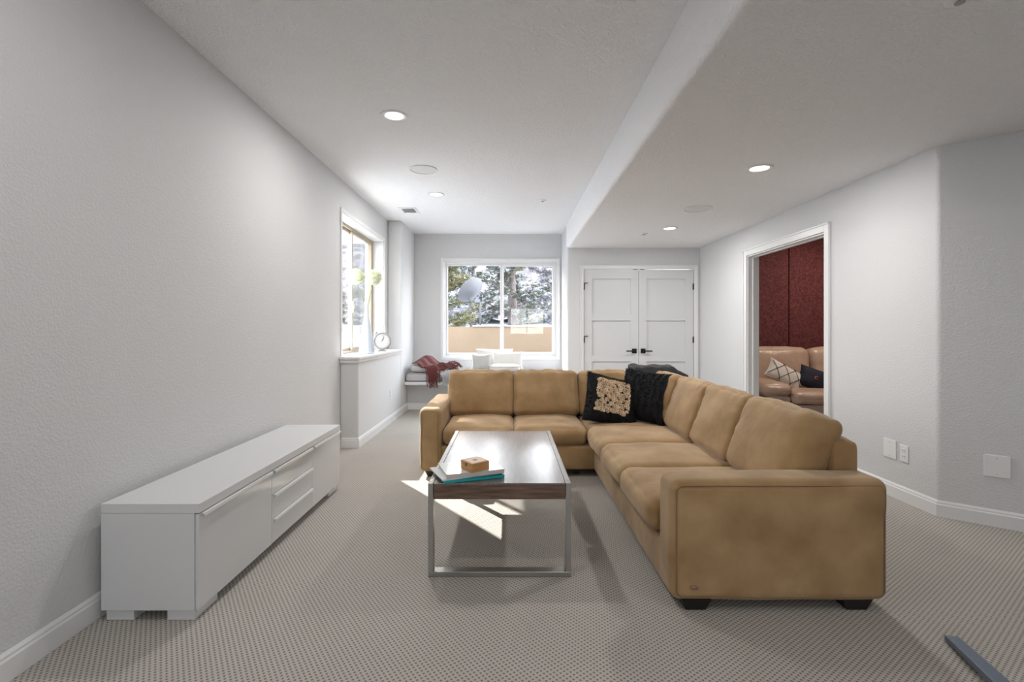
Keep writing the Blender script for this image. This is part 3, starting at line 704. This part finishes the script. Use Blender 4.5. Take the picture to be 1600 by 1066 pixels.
# back cushions: local x width, y thickness, z height
def backfn(seed):
    def f(q, u):
        k = Vector((q.x*4+seed*2.3, q.y*4+seed, q.z*4)); v = noise.noise(k)*0.010 + noise.noise(k*2.6)*0.004
        q = q+Vector(u).normalized()*v
        e = max(0, abs(u[0])-0.6)*2.5
        q.y += -0.004*math.sin(q.z*42+noise.noise(k*2)*6)*e*(-1 if u[1] > 0 else 1)
        e2 = max(0, u[2]-0.5)*2
        q.y += 0.0035*math.sin(q.x*36+noise.noise(k*2)*5)*e2
        q.z += 0.004*math.sin(q.x*40+q.y*10+noise.noise(k*3)*4)*e2
        return q
    return f
def backc(cx, cy, w, rz, seed, th=0.10, h=0.215, lean=0.30, n=30, zc=0.60):
    mx = T(cx, cy, zc) @ R(rz, 'Z') @ R(-lean, 'X')
    sfp(rbox(w/2-0.002, th, h, 0.047, n, mx=mx, bulge=(0.006, 0.035, 0.018), fn=backfn(seed)), 'back_cushion')
backc(-0.273, 4.70, 0.622, 0, 1)
backc(0.348, 4.70, 0.622, 0, 2)
backc(0.965, 4.70, 0.61, 0, 3)
backc(1.445, 2.62, 0.62, -PI/2, 4, lean=0.36)
backc(1.445, 3.215, 0.59, -PI/2, 5, lean=0.36)
backc(1.445, 3.81, 0.60, -PI/2, 6, lean=0.36)
backc(1.42, 4.37, 0.50, -PI/2, 7)

# ================================================================== SCATTER CUSHIONS ON SOFA
def scatter(name, label, w, h, t, mx, m, seed, fur=0, ridges=0, furlen=0.014, group=None):
    root = thing(name, label, 'pillow', mx.translation, 0, group)
    ml = T(*(-mx.translation)) @ mx
    mb = pillow(w, h, t, 26, 0.008, seed, mx=ml, ridges=ridges)
    mb.build('cover', m, root, smooth=True, fix=False)
    if fur:
        f = furmesh(mb, fur, furlen, 0.0035, seed=seed); o = f.build('fur', m, root, fix=False); o['kind'] = 'stuff'
    return root, ml
mxp = T(0.90, 4.30, 0.59) @ R(math.radians(12), 'Z') @ R(math.radians(-24), 'X') @ R(math.radians(15), 'Y')
p1, ml = scatter('fur_pillow', 'black faux fur pillow with a cream rosette square', 0.49, 0.45, 0.17, mxp, M['fur'], 3, 26000, 0.007, 0.016)
# rosettes
mb = MB(); rnd = random.Random(4)
def rosette(mb, mx, r):
    for ring, (rr, zz_, n) in enumerate(((1.0, 0.15, 7), (0.62, 0.45, 5), (0.28, 0.75, 3))):
        for k in range(n):
            a = 2*PI*k/n+ring*0.5+rnd.uniform(-.2, .2)
            c, s_ = math.cos(a), math.sin(a); w = 2.6/n*rr
            p0 = (c*rr*r*0.35-s_*w*r*0.5, s_*rr*r*0.35+c*w*r*0.5, zz_*r*0.5)
            p1_ = (c*rr*r*0.35+s_*w*r*0.5, s_*rr*r*0.35-c*w*r*0.5, zz_*r*0.5)
            p2 = (c*rr*r+s_*w*r*0.9, s_*rr*r-c*w*r*0.9, zz_*r+0.35*r)
            p3 = (c*rr*r-s_*w*r*0.9, s_*rr*r+c*w*r*0.9, zz_*r+0.35*r)
            p4 = (c*rr*r*1.15, s_*rr*r*1.15, zz_*r+0.2*r)
            mb.add([p0, p1_, p2, p4, p3], [(0, 1, 2, 3, 4)], mx)
G = 13
for i in range(G):
    for j in range(G):
        if rnd.random() < 0.04: continue
        x = (i-(G-1)/2)*0.0232+rnd.uniform(-.006, .006)-0.015; z = (j-(G-1)/2)*0.0232+rnd.uniform(-.006, .006)+0.012
        th = 0.085*((1-min(1, abs(x/0.235))**2.6)*(1-min(1, abs(z/0.22))**2.6))**0.5
        mx = ml @ T(x, -th-0.006, z) @ R(PI/2, 'X') @ R(rnd.uniform(-.4, .4), 'X') @ R(rnd.uniform(-.4, .4), 'Y')
        rosette(mb, mx, 0.0148)
mb2 = MB()
o = mb.build('rosette_patch', M['rosette'], p1, fix=False); tag(o, 'cream fabric rosettes', kind='stuff')
mxp = T(1.19, 4.30, 0.63) @ R(math.radians(-38), 'Z') @ R(math.radians(-18), 'X') @ R(math.radians(4), 'Y')
scatter('fur_pillow', 'plain black faux fur pillow behind the rosette pillow', 0.44, 0.46, 0.15, mxp, M['fur'], 8, 22000, 0.007, 0.016)
# fur throw draped over the corner
mb = MB(); nu, nv = 30, 26; vs = []; fs = []
for i in range(nu+1):
    for j in range(nv+1):
        u = i/nu; v = j/nv
        x = 1.20+0.50*u+0.03*noise.noise(Vector((u*3, v*3, 1)))
        if v < 0.35: y = 4.66+0.0*v; yy = 4.60+0.08*(v/0.35); z = 0.72+0.13*math.sin(v/0.35*PI/2)
        elif v < 0.75: yy = 4.68+0.22*(v-0.35)/0.4; z = 0.85
        else: yy = 4.90+0.08*math.sin((v-0.75)/0.25*PI/2); z = 0.85-0.2*(v-0.75)/0.25
        z += 0.01*math.sin(u*PI)**0.7+0.03*noise.noise(Vector((u*6, v*5, 4)))-0.02
        z -= 0.09*max(0, u-0.7)/0.3
        vs.append((x, yy, z))
for i in range(nu):
    for j in range(nv): a = i*(nv+1)+j; fs.append((a, a+1, a+nv+2, a+nv+1))
ft = thing('fur_throw', 'black faux fur throw bunched over the sofa corner', 'throw', (1.45, 4.8, 0.8))
tl = MB().add(vs, fs, T(-1.45, -4.8, -0.8))
o = tl.build('blanket', M['fur'], ft, smooth=True, fix=False)
so = o.modifiers.new('solid', 'SOLIDIFY'); so.thickness = 0.03; so.offset = -1
f1 = furmesh(MB().add(vs, [f[::-1] for f in fs], T(-1.45, -4.8, -0.8)), 9000, 0.018, 0.004, seed=5)
f2 = furmesh(tl, 16000, 0.018, 0.004, seed=6)
f2.add(f1.v, f1.f); o = f2.build('fur', M['fur'], ft, fix=False); o['kind'] = 'stuff'

# ================================================================== WINDOW SEAT ITEMS
mt = thing('seat_mattress', 'long pale grey window seat mattress with dark piping', 'cushion', (-0.35, 7.57, 0.443))
rbox(1.19, 0.355, 0.06, 0.03, 24, bulge=(0, 0, 0.006), mx=T(0, 0.01, 0.061)).build('cover', M['mattress'], mt, smooth=True, fix=False)
for z in (0.012, 0.112): MB().tube([(x, y+0.01, z) for x, y in rrect(1.185, 0.35, 0.03)], 0.004, 6, True).build('piping', M['piping'], mt, smooth=True)
def wsp(name, label, w, h, t, mx, m, seed):
    return scatter(name, label, w, h, t, mx, m, seed)[0]
L_ = lambda d: R(math.radians(d), 'X')
wsp('pillow', 'wide bright white pillow at the back under the window', 0.60, 0.34, 0.12, T(-0.24, 7.82, 0.745) @ L_(-14), M['whitefab'], 11)
wsp('pillow', 'wide white pillow leaning right of the small square one', 0.50, 0.30, 0.13, T(-0.03, 7.69, 0.722) @ L_(-16), M['whitefab'], 12)
wsp('pillow', 'small square off-white pillow in front on the left', 0.29, 0.27, 0.11, T(-0.44, 7.52, 0.708) @ L_(-12), M['greyfab'], 13)
fc = thing('round_cushion', 'flat white cushion with a ruffled edge lying before the pillows', 'cushion', (-0.07, 7.45, 0.577))
MB().lathe([(0.0005, 0.0), (0.19, 0.0), (0.225, 0.015), (0.235, 0.045), (0.225, 0.085), (0.19, 0.105), (0.10, 0.114), (0.0005, 0.108)], 48, close=False, mx=Matrix.Diagonal((1, 0.75, 1, 1))).build('cover', M['whitefab'], fc, smooth=True)
MB().tube([((0.229+0.006*math.sin(k*2.1))*math.cos(2*PI*k/90), 0.75*(0.229+0.006*math.sin(k*2.1))*math.sin(2*PI*k/90), 0.085+0.004*math.sin(k*1.7)) for k in range(90)], 0.007, 6, True).build('ruffle', M['whitefab'], fc, smooth=True)
fp = thing('folded_pillow', 'folded white cushion under the maroon throw', 'pillow', (-1.29, 7.52, 0.577))
rbox(0.20, 0.24, 0.05, 0.045, 16, bulge=(0, 0, 0.012), mx=T(0, 0, 0.052), fn=wrinkle(0.008, seed=3)).build('cover', M['whitefab'], fp, smooth=True, fix=False)
# maroon throw
th = thing('throw_blanket', 'maroon knitted throw with fringe hanging off the window seat', 'throw', (-1.15, 7.4, 0.58))
A1, A2 = Vector((-1.46, 7.28, 0.665)), Vector((-1.42, 7.70, 0.70)); B1, B2 = Vector((-1.16, 7.175, 0.585)), Vector((-0.80, 7.46, 0.60))
vs = []; fs = []; nu, nv = 34, 24
def throwp(u, v):
    a = A1.lerp(A2, v); b = B1.lerp(B2, v); p = a.lerp(b, u)
    hump = 0.135*math.exp(-((u-0.28)/0.26)**2)*(0.25+0.75*v**0.5)
    hump += 0.055*math.exp(-((u-0.8)/0.2)**2)
    p.z += hump + 0.014*math.sin(v*16+u*5)*(0.4+u) + 0.01*noise.noise(Vector((u*5, v*5, 2)))
    if u > 0.5: p.z = max(p.z, 0.585)
    p.z = max(p.z, 0.71-0.6*max(0, u-0.3)*1.3)
    return p
for i in range(nu+1):
    for j in range(nv+1): p = throwp(i/nu, j/nv); vs.append(tuple(p-Vector(th.location)))
for i in range(nu):
    for j in range(nv): a = i*(nv+1)+j; fs.append((a, a+nv+1, a+nv+2, a+1))
o = MB().add(vs, fs).build('blanket', M['maroon'], th, smooth=True, fix=False)
so = o.modifiers.new('solid', 'SOLIDIFY'); so.thickness = 0.014; so.offset = 1
mb = MB(); rnd = random.Random(9)
for k in range(150):
    v = k/149; u0 = rnd.uniform(0.72, 1.0); p = throwp(u0, v); p.z += 0.012
    d = Vector((0.25+0.75*v, -1+0.55*v, 0)).normalized(); L = rnd.uniform(0.11, 0.16); pts = []
    for i in range(6):
        s_ = i/5; q = p + d*L*s_; q.z = p.z+0.03*math.sin(s_*PI)*(0.6+0.4*v)
        if q.y < 7.205: q.z -= 0.0; 
        drop = max(0, (7.20-q.y))
        q.y = max(q.y, 7.172-0.02*rnd.random()); q.z = max(q.z-drop*1.9-(0.10*s_**1.5)*(1-v), 0.36 if q.y < 7.2 else 0.592)
        q += Vector((rnd.uniform(-.006, .006), rnd.uniform(-.004, .004), rnd.uniform(-.003, .004))); pts.append(q-Vector(th.location))
    mb.tube(pts, 0.0055, 5, rr=[0.006, 0.006, 0.0055, 0.005, 0.0045, 0.003])
o = mb.build('fringe', M['maroon'], th, smooth=True, fix=False); o['kind'] = 'stuff'
# sheepskin
sk = thing('sheepskin', 'fluffy white sheepskin hanging over the window seat edge', 'throw', (-0.78, 7.3, 0.58))
vs = []; fs = []; nu, nv = 16, 16
for i in range(nu+1):
    for j in range(nv+1):
        u = i/nu; v = j/nv; x = -1.02+0.42*u + 0.03*math.sin(v*9)
        s_ = v*0.5
        if s_ < 0.30: y = 7.49-s_; z = 0.588
        elif s_ < 0.33: y = 7.19-(s_-0.30)*0.6; z = 0.588-(s_-0.30)*0.5
        else: y = 7.172; z = 0.573-(s_-0.33)*1.05
        vs.append((x+0.78, y-7.3, z-0.58+0.006*math.sin(u*12+v*7)))
for i in range(nu):
    for j in range(nv): a = i*(nv+1)+j; fs.append((a, a+1, a+nv+2, a+nv+1))
mbs = MB().add(vs, [f[::-1] for f in fs]); o = mbs.build('hide', M['fleece'], sk, smooth=True, fix=False)
f = furmesh(mbs, 4500, 0.035, 0.007, 0.15, seed=3); f2 = furmesh(MB().add(vs, fs), 4500, 0.035, 0.007, 0.15, seed=4); f.add(f2.v, f2.f)
o = f.build('wool', M['fleece'], sk, fix=False); o['kind'] = 'stuff'

# ================================================================== LEDGE ITEMS
va = thing('glass_vase', 'tall flared white glass vase on the window ledge', 'vase', (-1.66, 5.66, WZ0+0.0005))
MB().lathe([(0.0005, 0.001), (0.083, 0.001), (0.090, 0.012), (0.078, 0.14), (0.052, 0.30), (0.030, 0.42), (0.020, 0.50), (0.021, 0.55), (0.027, 0.60), (0.024, 0.60), (0.017, 0.55), (0.016, 0.50), (0.026, 0.42), (0.048, 0.30), (0.073, 0.14), (0.083, 0.02), (0.0005, 0.012)], 40, close=False).build('body', M['vase'], va, smooth=True)
def allium(label, hx, hy, hz, bend, seed):
    t = thing('allium_flower', label, 'flower', (-1.66, 5.66, WZ0+0.02), 0, 'alliums in the vase')
    pts = []
    for i in range(15):
        s_ = i/14; pts.append((hx*max(0, (s_-0.5)/0.5)**1.5+bend*math.sin(min(1, s_/0.55)*PI)*0.6, hy*max(0, (s_-0.5)/0.5)**1.5, 0.01+hz*s_))
    MB().tube(pts, 0.0045, 8).build('stem', M['stem'], t, smooth=True)
    rnd = random.Random(seed); c = Vector((hx, hy, hz+0.07)); R0 = 0.095
    bm = bmesh.new(); bmesh.ops.create_icosphere(bm, subdivisions=3, radius=R0*0.78, matrix=T(*c))
    me = bpy.data.meshes.new('flower_core'); bm.to_mesh(me); bm.free(); me.materials.append(M['petal'])
    o = bpy.data.objects.new('flower_core', me); COL.objects.link(o); o.parent = t
    mb = MB()
    for k in range(420):
        zz_ = 1-2*(k+0.5)/420; ph = k*2.39996; rr = math.sqrt(1-zz_*zz_); d = Vector((rr*math.cos(ph), rr*math.sin(ph), zz_))
        q = d.to_track_quat('Z', 'Y').to_matrix().to_4x4(); L = R0*rnd.uniform(0.85, 1.02)
        mx = T(*(c+d*L)) @ q @ R(rnd.uniform(0, PI), 'Z') @ R(rnd.uniform(-.4, .4), 'X')
        for a in range(5):
            ca = 2*PI*a/5; x, y = math.cos(ca), math.sin(ca); w = 0.0035
            mb.add([(0, 0, -0.004), (x*0.006-y*w, y*0.006+x*w, 0), (x*0.011, y*0.011, 0.004), (x*0.006+y*w, y*0.006-x*w, 0)], [(0, 1, 2, 3)], mx)
    o = mb.build('florets', M['petal'], t, fix=False); o['kind'] = 'stuff'
allium('left green-white allium flower head in the ledge vase', -0.115, -0.03, 0.80, 0.02, 1)
allium('right green-white allium flower head in the ledge vase', 0.075, 0.02, 0.80, -0.02, 2)
ck = thing('table_clock', 'round pewter table clock with white dial on the ledge', 'clock', (-1.625, 6.20, WZ0+0.0005), math.radians(20))
mxc = T(0, 0, 0.135) @ R(PI/2, 'X')
MB().lathe([(0.0005, -0.03), (0.085, -0.03), (0.105, -0.015), (0.112, 0.01), (0.108, 0.025), (0.094, 0.028), (0.088, 0.018), (0.0005, 0.018)], 48, mx=mxc, close=False).build('case', M['clockbody'], ck, smooth=True)
fo = MB().lathe([(0.0005, 0.0182), (0.087, 0.0182), (0.087, 0.0195), (0.0005, 0.0195)], 40, mx=mxc, close=False).build('dial', M['clockface'], ck)
for k in range(12): MB().box(-0.0025, 0.0025, 0.066, 0.080, 0.0196, 0.0206, mx=mxc @ R(k*PI/6, 'Z')).build('hour_mark', M['piping'], fo)
MB().box(-0.003, 0.003, -0.01, 0.045, 0.0208, 0.0218, mx=mxc @ R(-0.6, 'Z')).build('hour_hand', M['dishdark'], fo)
MB().box(-0.002, 0.002, -0.012, 0.065, 0.0220, 0.023, mx=mxc @ R(-0.3, 'Z')).build('minute_hand', M['dishdark'], fo)
MB().box(-0.05, 0.05, -0.03, 0.03, 0.0, 0.015).box(-0.03, 0.03, -0.02, 0.02, 0.015, 0.035).build('stand', M['clockbody'], ck, bevel=0.004)
MB().lathe([(0.0005, 0), (0.02, 0), (0.022, 0.02), (0.012, 0.03), (0.0005, 0.032)], 16, mx=T(-0.066, 0, 0.222) @ R(-0.6, 'Y'), close=False).build('bell', M['clockbody'], ck, smooth=True)

# ================================================================== THEATRE SOFA
ts = thing('leather_sofa', 'beige leather sofa in the red theatre room', 'sofa', (4.1, 6.5, 0))
def tsp(mb, name, m, **k): return loc(mb.build(name, m, ts, smooth=True, fix=False, **k), ts)
tsp(rbox(0.14, 0.42, 0.19, 0.05, 14, mx=T(3.33, 6.40, 0.22), bulge=(0.01, 0.01, 0)), 'arm', M['leatherlow'])
tsp(rbox(0.19, 0.42, 0.075, 0.07, 18, mx=T(3.30, 6.38, 0.475), bulge=(0.02, 0.03, 0.03), fn=wrinkle(0.012, (8, 5, 8), 2)), 'arm_pad', M['leather'])
tsp(rbox(1.35, 0.34, 0.11, 0.03, 14, mx=T(4.83, 6.36, 0.19)), 'base', M['leatherlow'])
for x0, x1 in ((3.48, 4.33), (4.34, 5.19)):
    tsp(rbox((x1-x0)/2, 0.40, 0.075, 0.06, 18, mx=T((x0+x1)/2, 6.33, 0.375), bulge=(0, 0.02, 0.025), fn=wrinkle(0.010, (7, 7, 7), x0)), 'seat_cushion', M['leather'])
    tsp(rbox((x1-x0)/2, 0.025, 0.09, 0.02, 12, mx=T((x0+x1)/2, 5.99, 0.20), bulge=(0, 0.01, 0)), 'front_panel', M['leatherlow'])
for x0, x1 in ((3.20, 4.12), (4.13, 5.05)):
    tsp(rbox((x1-x0)/2, 0.13, 0.30, 0.09, 22, mx=T((x0+x1)/2, 6.74, 0.665) @ L_(-10), bulge=(0, 0.04, 0.02), fn=wrinkle(0.014, (7, 5, 7), x0)), 'back_cushion', M['leather'])
tsp(rbox(1.45, 0.05, 0.36, 0.03, 10, mx=T(4.65, 6.93, 0.42)), 'back_frame', M['leatherlow'])
# lattice pillow
mxl = T(3.60, 6.36, 0.62) @ R(math.radians(4), 'Z') @ R(math.radians(-20), 'X') @ R(math.radians(33), 'Y')
rt, ml = scatter('lattice_pillow', 'white pillow with thin dark lattice lines on leather sofa', 0.50, 0.27, 0.15, mxl, mat('ivory_cotton', (0.82, 0.78, 0.74), 0.9, bump=0.2, bscale=200, bdist=0.003), 21)
mb = MB()
def onpil(x, z, w=0.50, h=0.27, t=0.15, off=0.004):
    us = x/(w/2); vs_ = z/(h/2)
    th_ = t/2*(max(0, 1-abs(us)**2.6)*max(0, 1-abs(vs_)**2.6))**0.5
    return ml @ Vector((x, -th_-off, z))
for k in range(-3, 4):
    for s_ in (-1, 1):
        pts = []
        for i in range(13):
            z = -0.125+0.25*i/12; x = k*0.15+s_*z*0.75
            if abs(x) < 0.235: pts.append(onpil(x, z))
        if len(pts) > 2: mb.tube(pts, 0.0035, 5)
mb.build('lattice', M['navyline'], rt, smooth=True, fix=False)
mxl = T(3.93, 6.31, 0.585) @ R(math.radians(-8), 'Z') @ R(math.radians(-28), 'X') @ R(math.radians(24), 'Y')
rt, ml = scatter('navy_pillow', 'crumpled navy pillow with small orange mark on leather sofa', 0.34, 0.30, 0.16, mxl, M['navy'], 23)
pts = []
for i in range(12):
    a = 0.7+i/11*(2*PI-1.4); x = 0.02+0.018*math.cos(a); z = -0.02+0.018*math.sin(a)
    us = x/0.17; vs_ = z/0.15; th_ = 0.08*((1-abs(us)**2.6)*(1-abs(vs_)**2.6))**0.5
    pts.append(ml @ Vector((x, -th_-0.006, z)))
MB().tube(pts, 0.006, 6).build('emblem', M['orange'], rt, smooth=True)
d = bpy.data.lights.new('lamp', 'AREA'); d.shape = 'DISK'; d.size = 0.14; d.energy = 19; d.color = (1, 0.84, 0.68)
tl_ = thing('recessed_light', 'recessed light in the theatre room ceiling', 'ceiling light', (4.3, 5.9, 2.6595), 0, 'recessed ceiling lights')
MB().lathe([(0.066, 0.004), (0.066, -0.002), (0.080, -0.007), (0.095, -0.005), (0.098, 0.0)], 32, close=False).build('trim_ring', M['plastic'], tl_, smooth=True)
MB().lathe([(0.0005, -0.001), (0.066, -0.001), (0.066, 0.0), (0.0005, 0.0)], 24, close=False).build('lens', M['lamp'], tl_)
o = bpy.data.objects.new('lamp', d); COL.objects.link(o); o.parent = tl_; o.location = (0, 0, -0.012)

# ================================================================== SWIVEL STOOL (mostly outside the frame)
st = thing('swivel_stool', 'blue-grey metal stool with flat bar feet at the lower right corner', 'stool', (1.50, 1.17, 0), 0)
dv = Vector((1.727-1.50, 1.90-1.17)); a0 = math.atan2(dv.y, dv.x); Lg = dv.length
leg = None
for k in range(4):
    if leg is None:
        w0, w1 = 0.036, 0.024
        mb = MB().add([(0.03, -w0, 0.055), (0.03, w0, 0.055), (Lg, w1, 0.004), (Lg, -w1, 0.004), (0.03, -w0, 0.085), (0.03, w0, 0.085), (Lg, w1, 0.024), (Lg, -w1, 0.024)],
                      [(0, 1, 2, 3), (4, 7, 6, 5), (0, 4, 5, 1), (1, 5, 6, 2), (2, 6, 7, 3), (3, 7, 4, 0)])
        leg = mb.build('leg', M['bluesteel'], st, bevel=0.003); leg.rotation_euler = (0, 0, a0)
    else:
        l2 = leg.copy(); COL.objects.link(l2); l2.rotation_euler = (0, 0, a0+k*PI/2)
MB().lathe([(0.0005, 0.05), (0.05, 0.05), (0.05, 0.09), (0.025, 0.10), (0.025, 0.60), (0.0005, 0.60)], 24, close=False).build('column', M['bluesteel'], st, smooth=False)
MB().lathe([(0.0005, 0.6), (0.11, 0.6), (0.12, 0.62), (0.12, 0.66), (0.10, 0.68), (0.0005, 0.685)], 32, close=False).build('seat', M['foot'], st, smooth=True)

# ================================================================== OUTDOORS
# window well: stucco retaining wall
rw = thing('retaining_wall', 'tan stucco retaining wall outside the back window', 'wall', (0, 9.95, 0))
MB().box(-2.6, 2.6, -0.12, 0.12, 0.2, 1.275).box(-2.6, -2.4, -1.5, -0.12, 0.2, 1.275).box(2.4, 2.6, -1.5, -0.12, 0.2, 1.275).build('wall_body', M['stucco'], rw)
MB().box(-0.75, 0.62, -0.14, 0.14, 1.276, 1.30).build('snow_cap', M['snow'], rw, bevel=0.01)
for x in (-1.02, 0.93, 0.55): MB().lathe([(0.0005, 0), (0.014, 0), (0.014, 0.006), (0.0005, 0.006)], 12, mx=T(x, -0.121, 1.0) @ R(PI/2, 'X'), close=False).build('bolt', M['dishdark'], rw)
# terrain
def gz(x, y):
    b = 0.80+0.25*max(0, min(1, (y-8.5)/1.5)) if x < -2.6 or x > 2.6 else 1.1
    if y > 10: b = 1.02+0.008*(y-10)
    if y > 27: b += (y-27)*0.30
    return b+0.06*noise.noise(Vector((x*0.4, y*0.4, 0)))
def grid(xr, yr, nx, ny):
    vs = []; fs = []
    for i in range(nx+1):
        for j in range(ny+1):
            x = xr[0]+(xr[1]-xr[0])*i/nx; y = yr[0]+(yr[1]-yr[0])*j/ny; vs.append((x, y, gz(x, y)))
    for i in range(nx):
        for j in range(ny): a = i*(ny+1)+j; fs.append((a, a+ny+1, a+ny+2, a+1))
    return vs, fs
mb = MB(); mb.add(*grid((-30, 30), (10.1, 60), 60, 50)); mb.add(*grid((-30, -2.62), (-6, 10.1), 30, 20)); mb.box(-2.4, 2.4, 8.2, 9.8, 0.1, 0.25)
struct(mb.build('ground', M['snow'], smooth=True, fix=False), 'snow-covered garden ground outside the windows', 'ground')
hv, hf = grid((-34, 30), (28, 60), 90, 50); rnd = random.Random(77)
hv = [(a, b2, c+0.12+0.45*rnd.random()) for a, b2, c in hv]
struct(MB().add(hv, hf).build('hillside', mat('winter_scrub', (0.045, 0.038, 0.042), 0.95, col2=(0.17, 0.175, 0.19), cscale=2.2, lo=0.5, hi=0.72, stretch=(1, 1, 1), detail=8)), 'grey wooded hillside with patches of snow far behind the garden', 'hill')
struct(MB().box(-30, 30, -30, -3.6, -0.3, -0.02).build('ground', M['snow']), 'snowy patio ground behind the house', 'ground')
# satellite dish
sdh = thing('satellite_dish', 'grey satellite dish on a pole behind the retaining wall', 'satellite dish', (-0.62, 10.35, 1.05))
n_ = Vector((-0.62, 0.50, 0.60)).normalized()
q = n_.to_track_quat('Z', 'Y').to_matrix().to_4x4(); dc = Vector((-0.14, 0.0, 0.94))
Rd = 0.31
profd = [(Rd*k/12+0.0005, 0.12*(k/12)**2*1.0) for k in range(13)]
profd = profd + [(Rd+0.008, 0.125)] + [(a, b+0.010) for a, b in profd[::-1]]
MB().lathe(profd, 48, mx=T(*dc) @ q, close=False).build('reflector', M['dish'], sdh, smooth=True)
MB().tube([(0, 0, -0.05), (0, 0, 0.70), (-0.03, 0.0, 0.76)], 0.022, 12).build('pole', M['dish'], sdh, smooth=True)
bk = dc - n_*0.04
MB().box(-0.05, 0.05, -0.07, 0.07, -0.04, 0.03, mx=T(bk.x+0.05, bk.y, bk.z-0.13)).box(-0.03, 0.07, -0.02, 0.10, -0.05, -0.03, mx=T(bk.x+0.04, bk.y, bk.z-0.10)).tube([bk+Vector((0.02, 0, -0.16)), bk+Vector((0.09, 0, -0.04))], 0.012, 6).tube([bk+Vector((0.11, 0, -0.18)), bk+Vector((0.02, 0, -0.05))], 0.012, 6).build('bracket', M['dishdark'], sdh)
lp = dc+Vector((-0.34, 0.22, 0.04))
MB().tube([bk+Vector((0.05, 0, -0.14)), bk+Vector((-0.12, 0.10, -0.12)), lp], 0.014, 8).build('feed_arm', M['dish'], sdh, smooth=True)
MB().lathe([(0.0005, -0.05), (0.03, -0.05), (0.03, 0.03), (0.042, 0.05), (0.0005, 0.05)], 16, mx=T(*lp) @ (-n_).to_track_quat('Z', 'Y').to_matrix().to_4x4(), close=False).build('feed_horn', M['dish'], sdh)

# trees
def tree(label, x, y, h, crown_r, tufts, m, seed, trunk_r=0.1, z0=None, low=0.05, group='pine trees beyond the wall', spread=1.0, length=0.14, snow=0.12, nb=30):
    rnd = random.Random(seed); z0 = gz(x, y)-0.05 if z0 is None else z0
    t = thing('pine_tree', label, 'tree', (x, y, z0), 0, group)
    mb = MB(); pts = []; rs = []
    for i in range(9):
        s_ = i/8; pts.append((0.05*math.sin(s_*3+seed), 0.05*math.cos(s_*4+seed), h*s_)); rs.append(trunk_r*(1-0.88*s_)+0.008)
    mb.tube(pts, 0.1, 10, rr=rs); mb.build('trunk', M['bark'], t, smooth=True, fix=False)
    bb = MB(); ends = []
    for k in range(nb):
        s_ = low+(0.96-low)*(k/nb); a = rnd.uniform(0, 2*PI); L = crown_r*(1.05-0.8*s_)*rnd.uniform(0.7, 1.1)
        p = Vector((0, 0, h*s_)); d = Vector((math.cos(a), math.sin(a), 0)); pp_ = []
        for i in range(7):
            q_ = i/6; c = p+d*L*q_+Vector((0, 0, L*(0.25*q_*q_+0.05*math.sin(q_*4+k))))+Vector((rnd.uniform(-.03, .03), rnd.uniform(-.03, .03), rnd.uniform(-.03, .03)))
            pp_.append(c)
        r0 = trunk_r*0.26*(1-0.6*s_)
        bb.tube(pp_, 0.01, 5, rr=[r0*(1-0.8*i/6) for i in range(7)])
        for i in range(2, 7):
            for side in (-1, 1):
                e = pp_[i]+Vector((-d.y, d.x, 0.15))*side*L*0.28*rnd.uniform(0.5, 1.2)*(1.1-i/9)
                bb.tube([pp_[i], (pp_[i]+e)/2+Vector((0, 0, 0.03)), e], 0.006, 4, rr=[r0*0.35, r0*0.25, r0*0.1])
                ends.append((pp_[i], e))
    bb.build('branches', M['bark'], t, fix=False)['kind'] = 'stuff'
    fo, sn = MB(), MB()
    for k in range(tufts):
        a_, b_ = rnd.choice(ends); c = a_.lerp(b_, rnd.uniform(0.1, 1.1))+Vector((rnd.gauss(0, .05), rnd.gauss(0, .05), rnd.gauss(0, .04)))*spread
        M_ = sn if rnd.random() < snow else fo
        for j in range(7):
            d = Vector((rnd.uniform(-1, 1), rnd.uniform(-1, 1), rnd.uniform(-0.3, 1))).normalized()*length*rnd.uniform(.5, 1)
            w = d.cross(Vector((rnd.uniform(-1, 1), rnd.uniform(-1, 1), rnd.uniform(-1, 1)))).normalized()*0.011
            i = len(M_.v); M_.v += [tuple(c-w), tuple(c+w), tuple(c+d)]; M_.f.append((i, i+1, i+2))
    fo.build('needles', m, t, fix=False)['kind'] = 'stuff'
    if sn.v: sn.build('snow_dusting', M['snow'], t, fix=False)['kind'] = 'stuff'
tree('large pine with thick dark trunk behind the right window pane', 0.12, 14.6, 3.7, 1.9, 4200, M['needle1'], 3, 0.17, low=0.12, snow=0.2, nb=34)
tree('yellow-green pine behind the satellite dish', -2.15, 12.6, 3.4, 1.3, 7500, M['needle0'], 5, 0.08, snow=0.14, nb=36)
tree('grey bare-looking pine right of the thick trunk', 2.6, 17.2, 4.6, 1.9, 3800, M['needle2'], 8, 0.12, snow=0.35, nb=36)
tree('dark pine at the left edge of the back window', -3.2, 17.2, 4.8, 1.8, 5000, M['needle1'], 9, 0.12, snow=0.25)
tree('pine seen through the near pane of the left window', -6.6, 12.8, 10.5, 2.0, 9000, M['needle1'], 12, 0.12, snow=0.3)
tree('pine seen through the far pane of the left window', -4.5, 10.9, 6.3, 1.1, 5000, M['needle2'], 13, 0.09, snow=0.3)
rnd = random.Random(22)
for k in range(15):
    row = k % 2; x = -19+k*1.75+rnd.uniform(-.2, .2); y = (21.0, 25.5)[row]+rnd.uniform(-.4, .4)
    tree('distant snowy pine in the woods beyond the garden', x, y, 5.3+row*1.2, 1.6, 3600, M['needle%d' % rnd.choice([0, 1, 2, 2])], 40+k, 0.12, snow=0.3, spread=1.4, length=0.22, group='distant pines', low=0.03, nb=30)
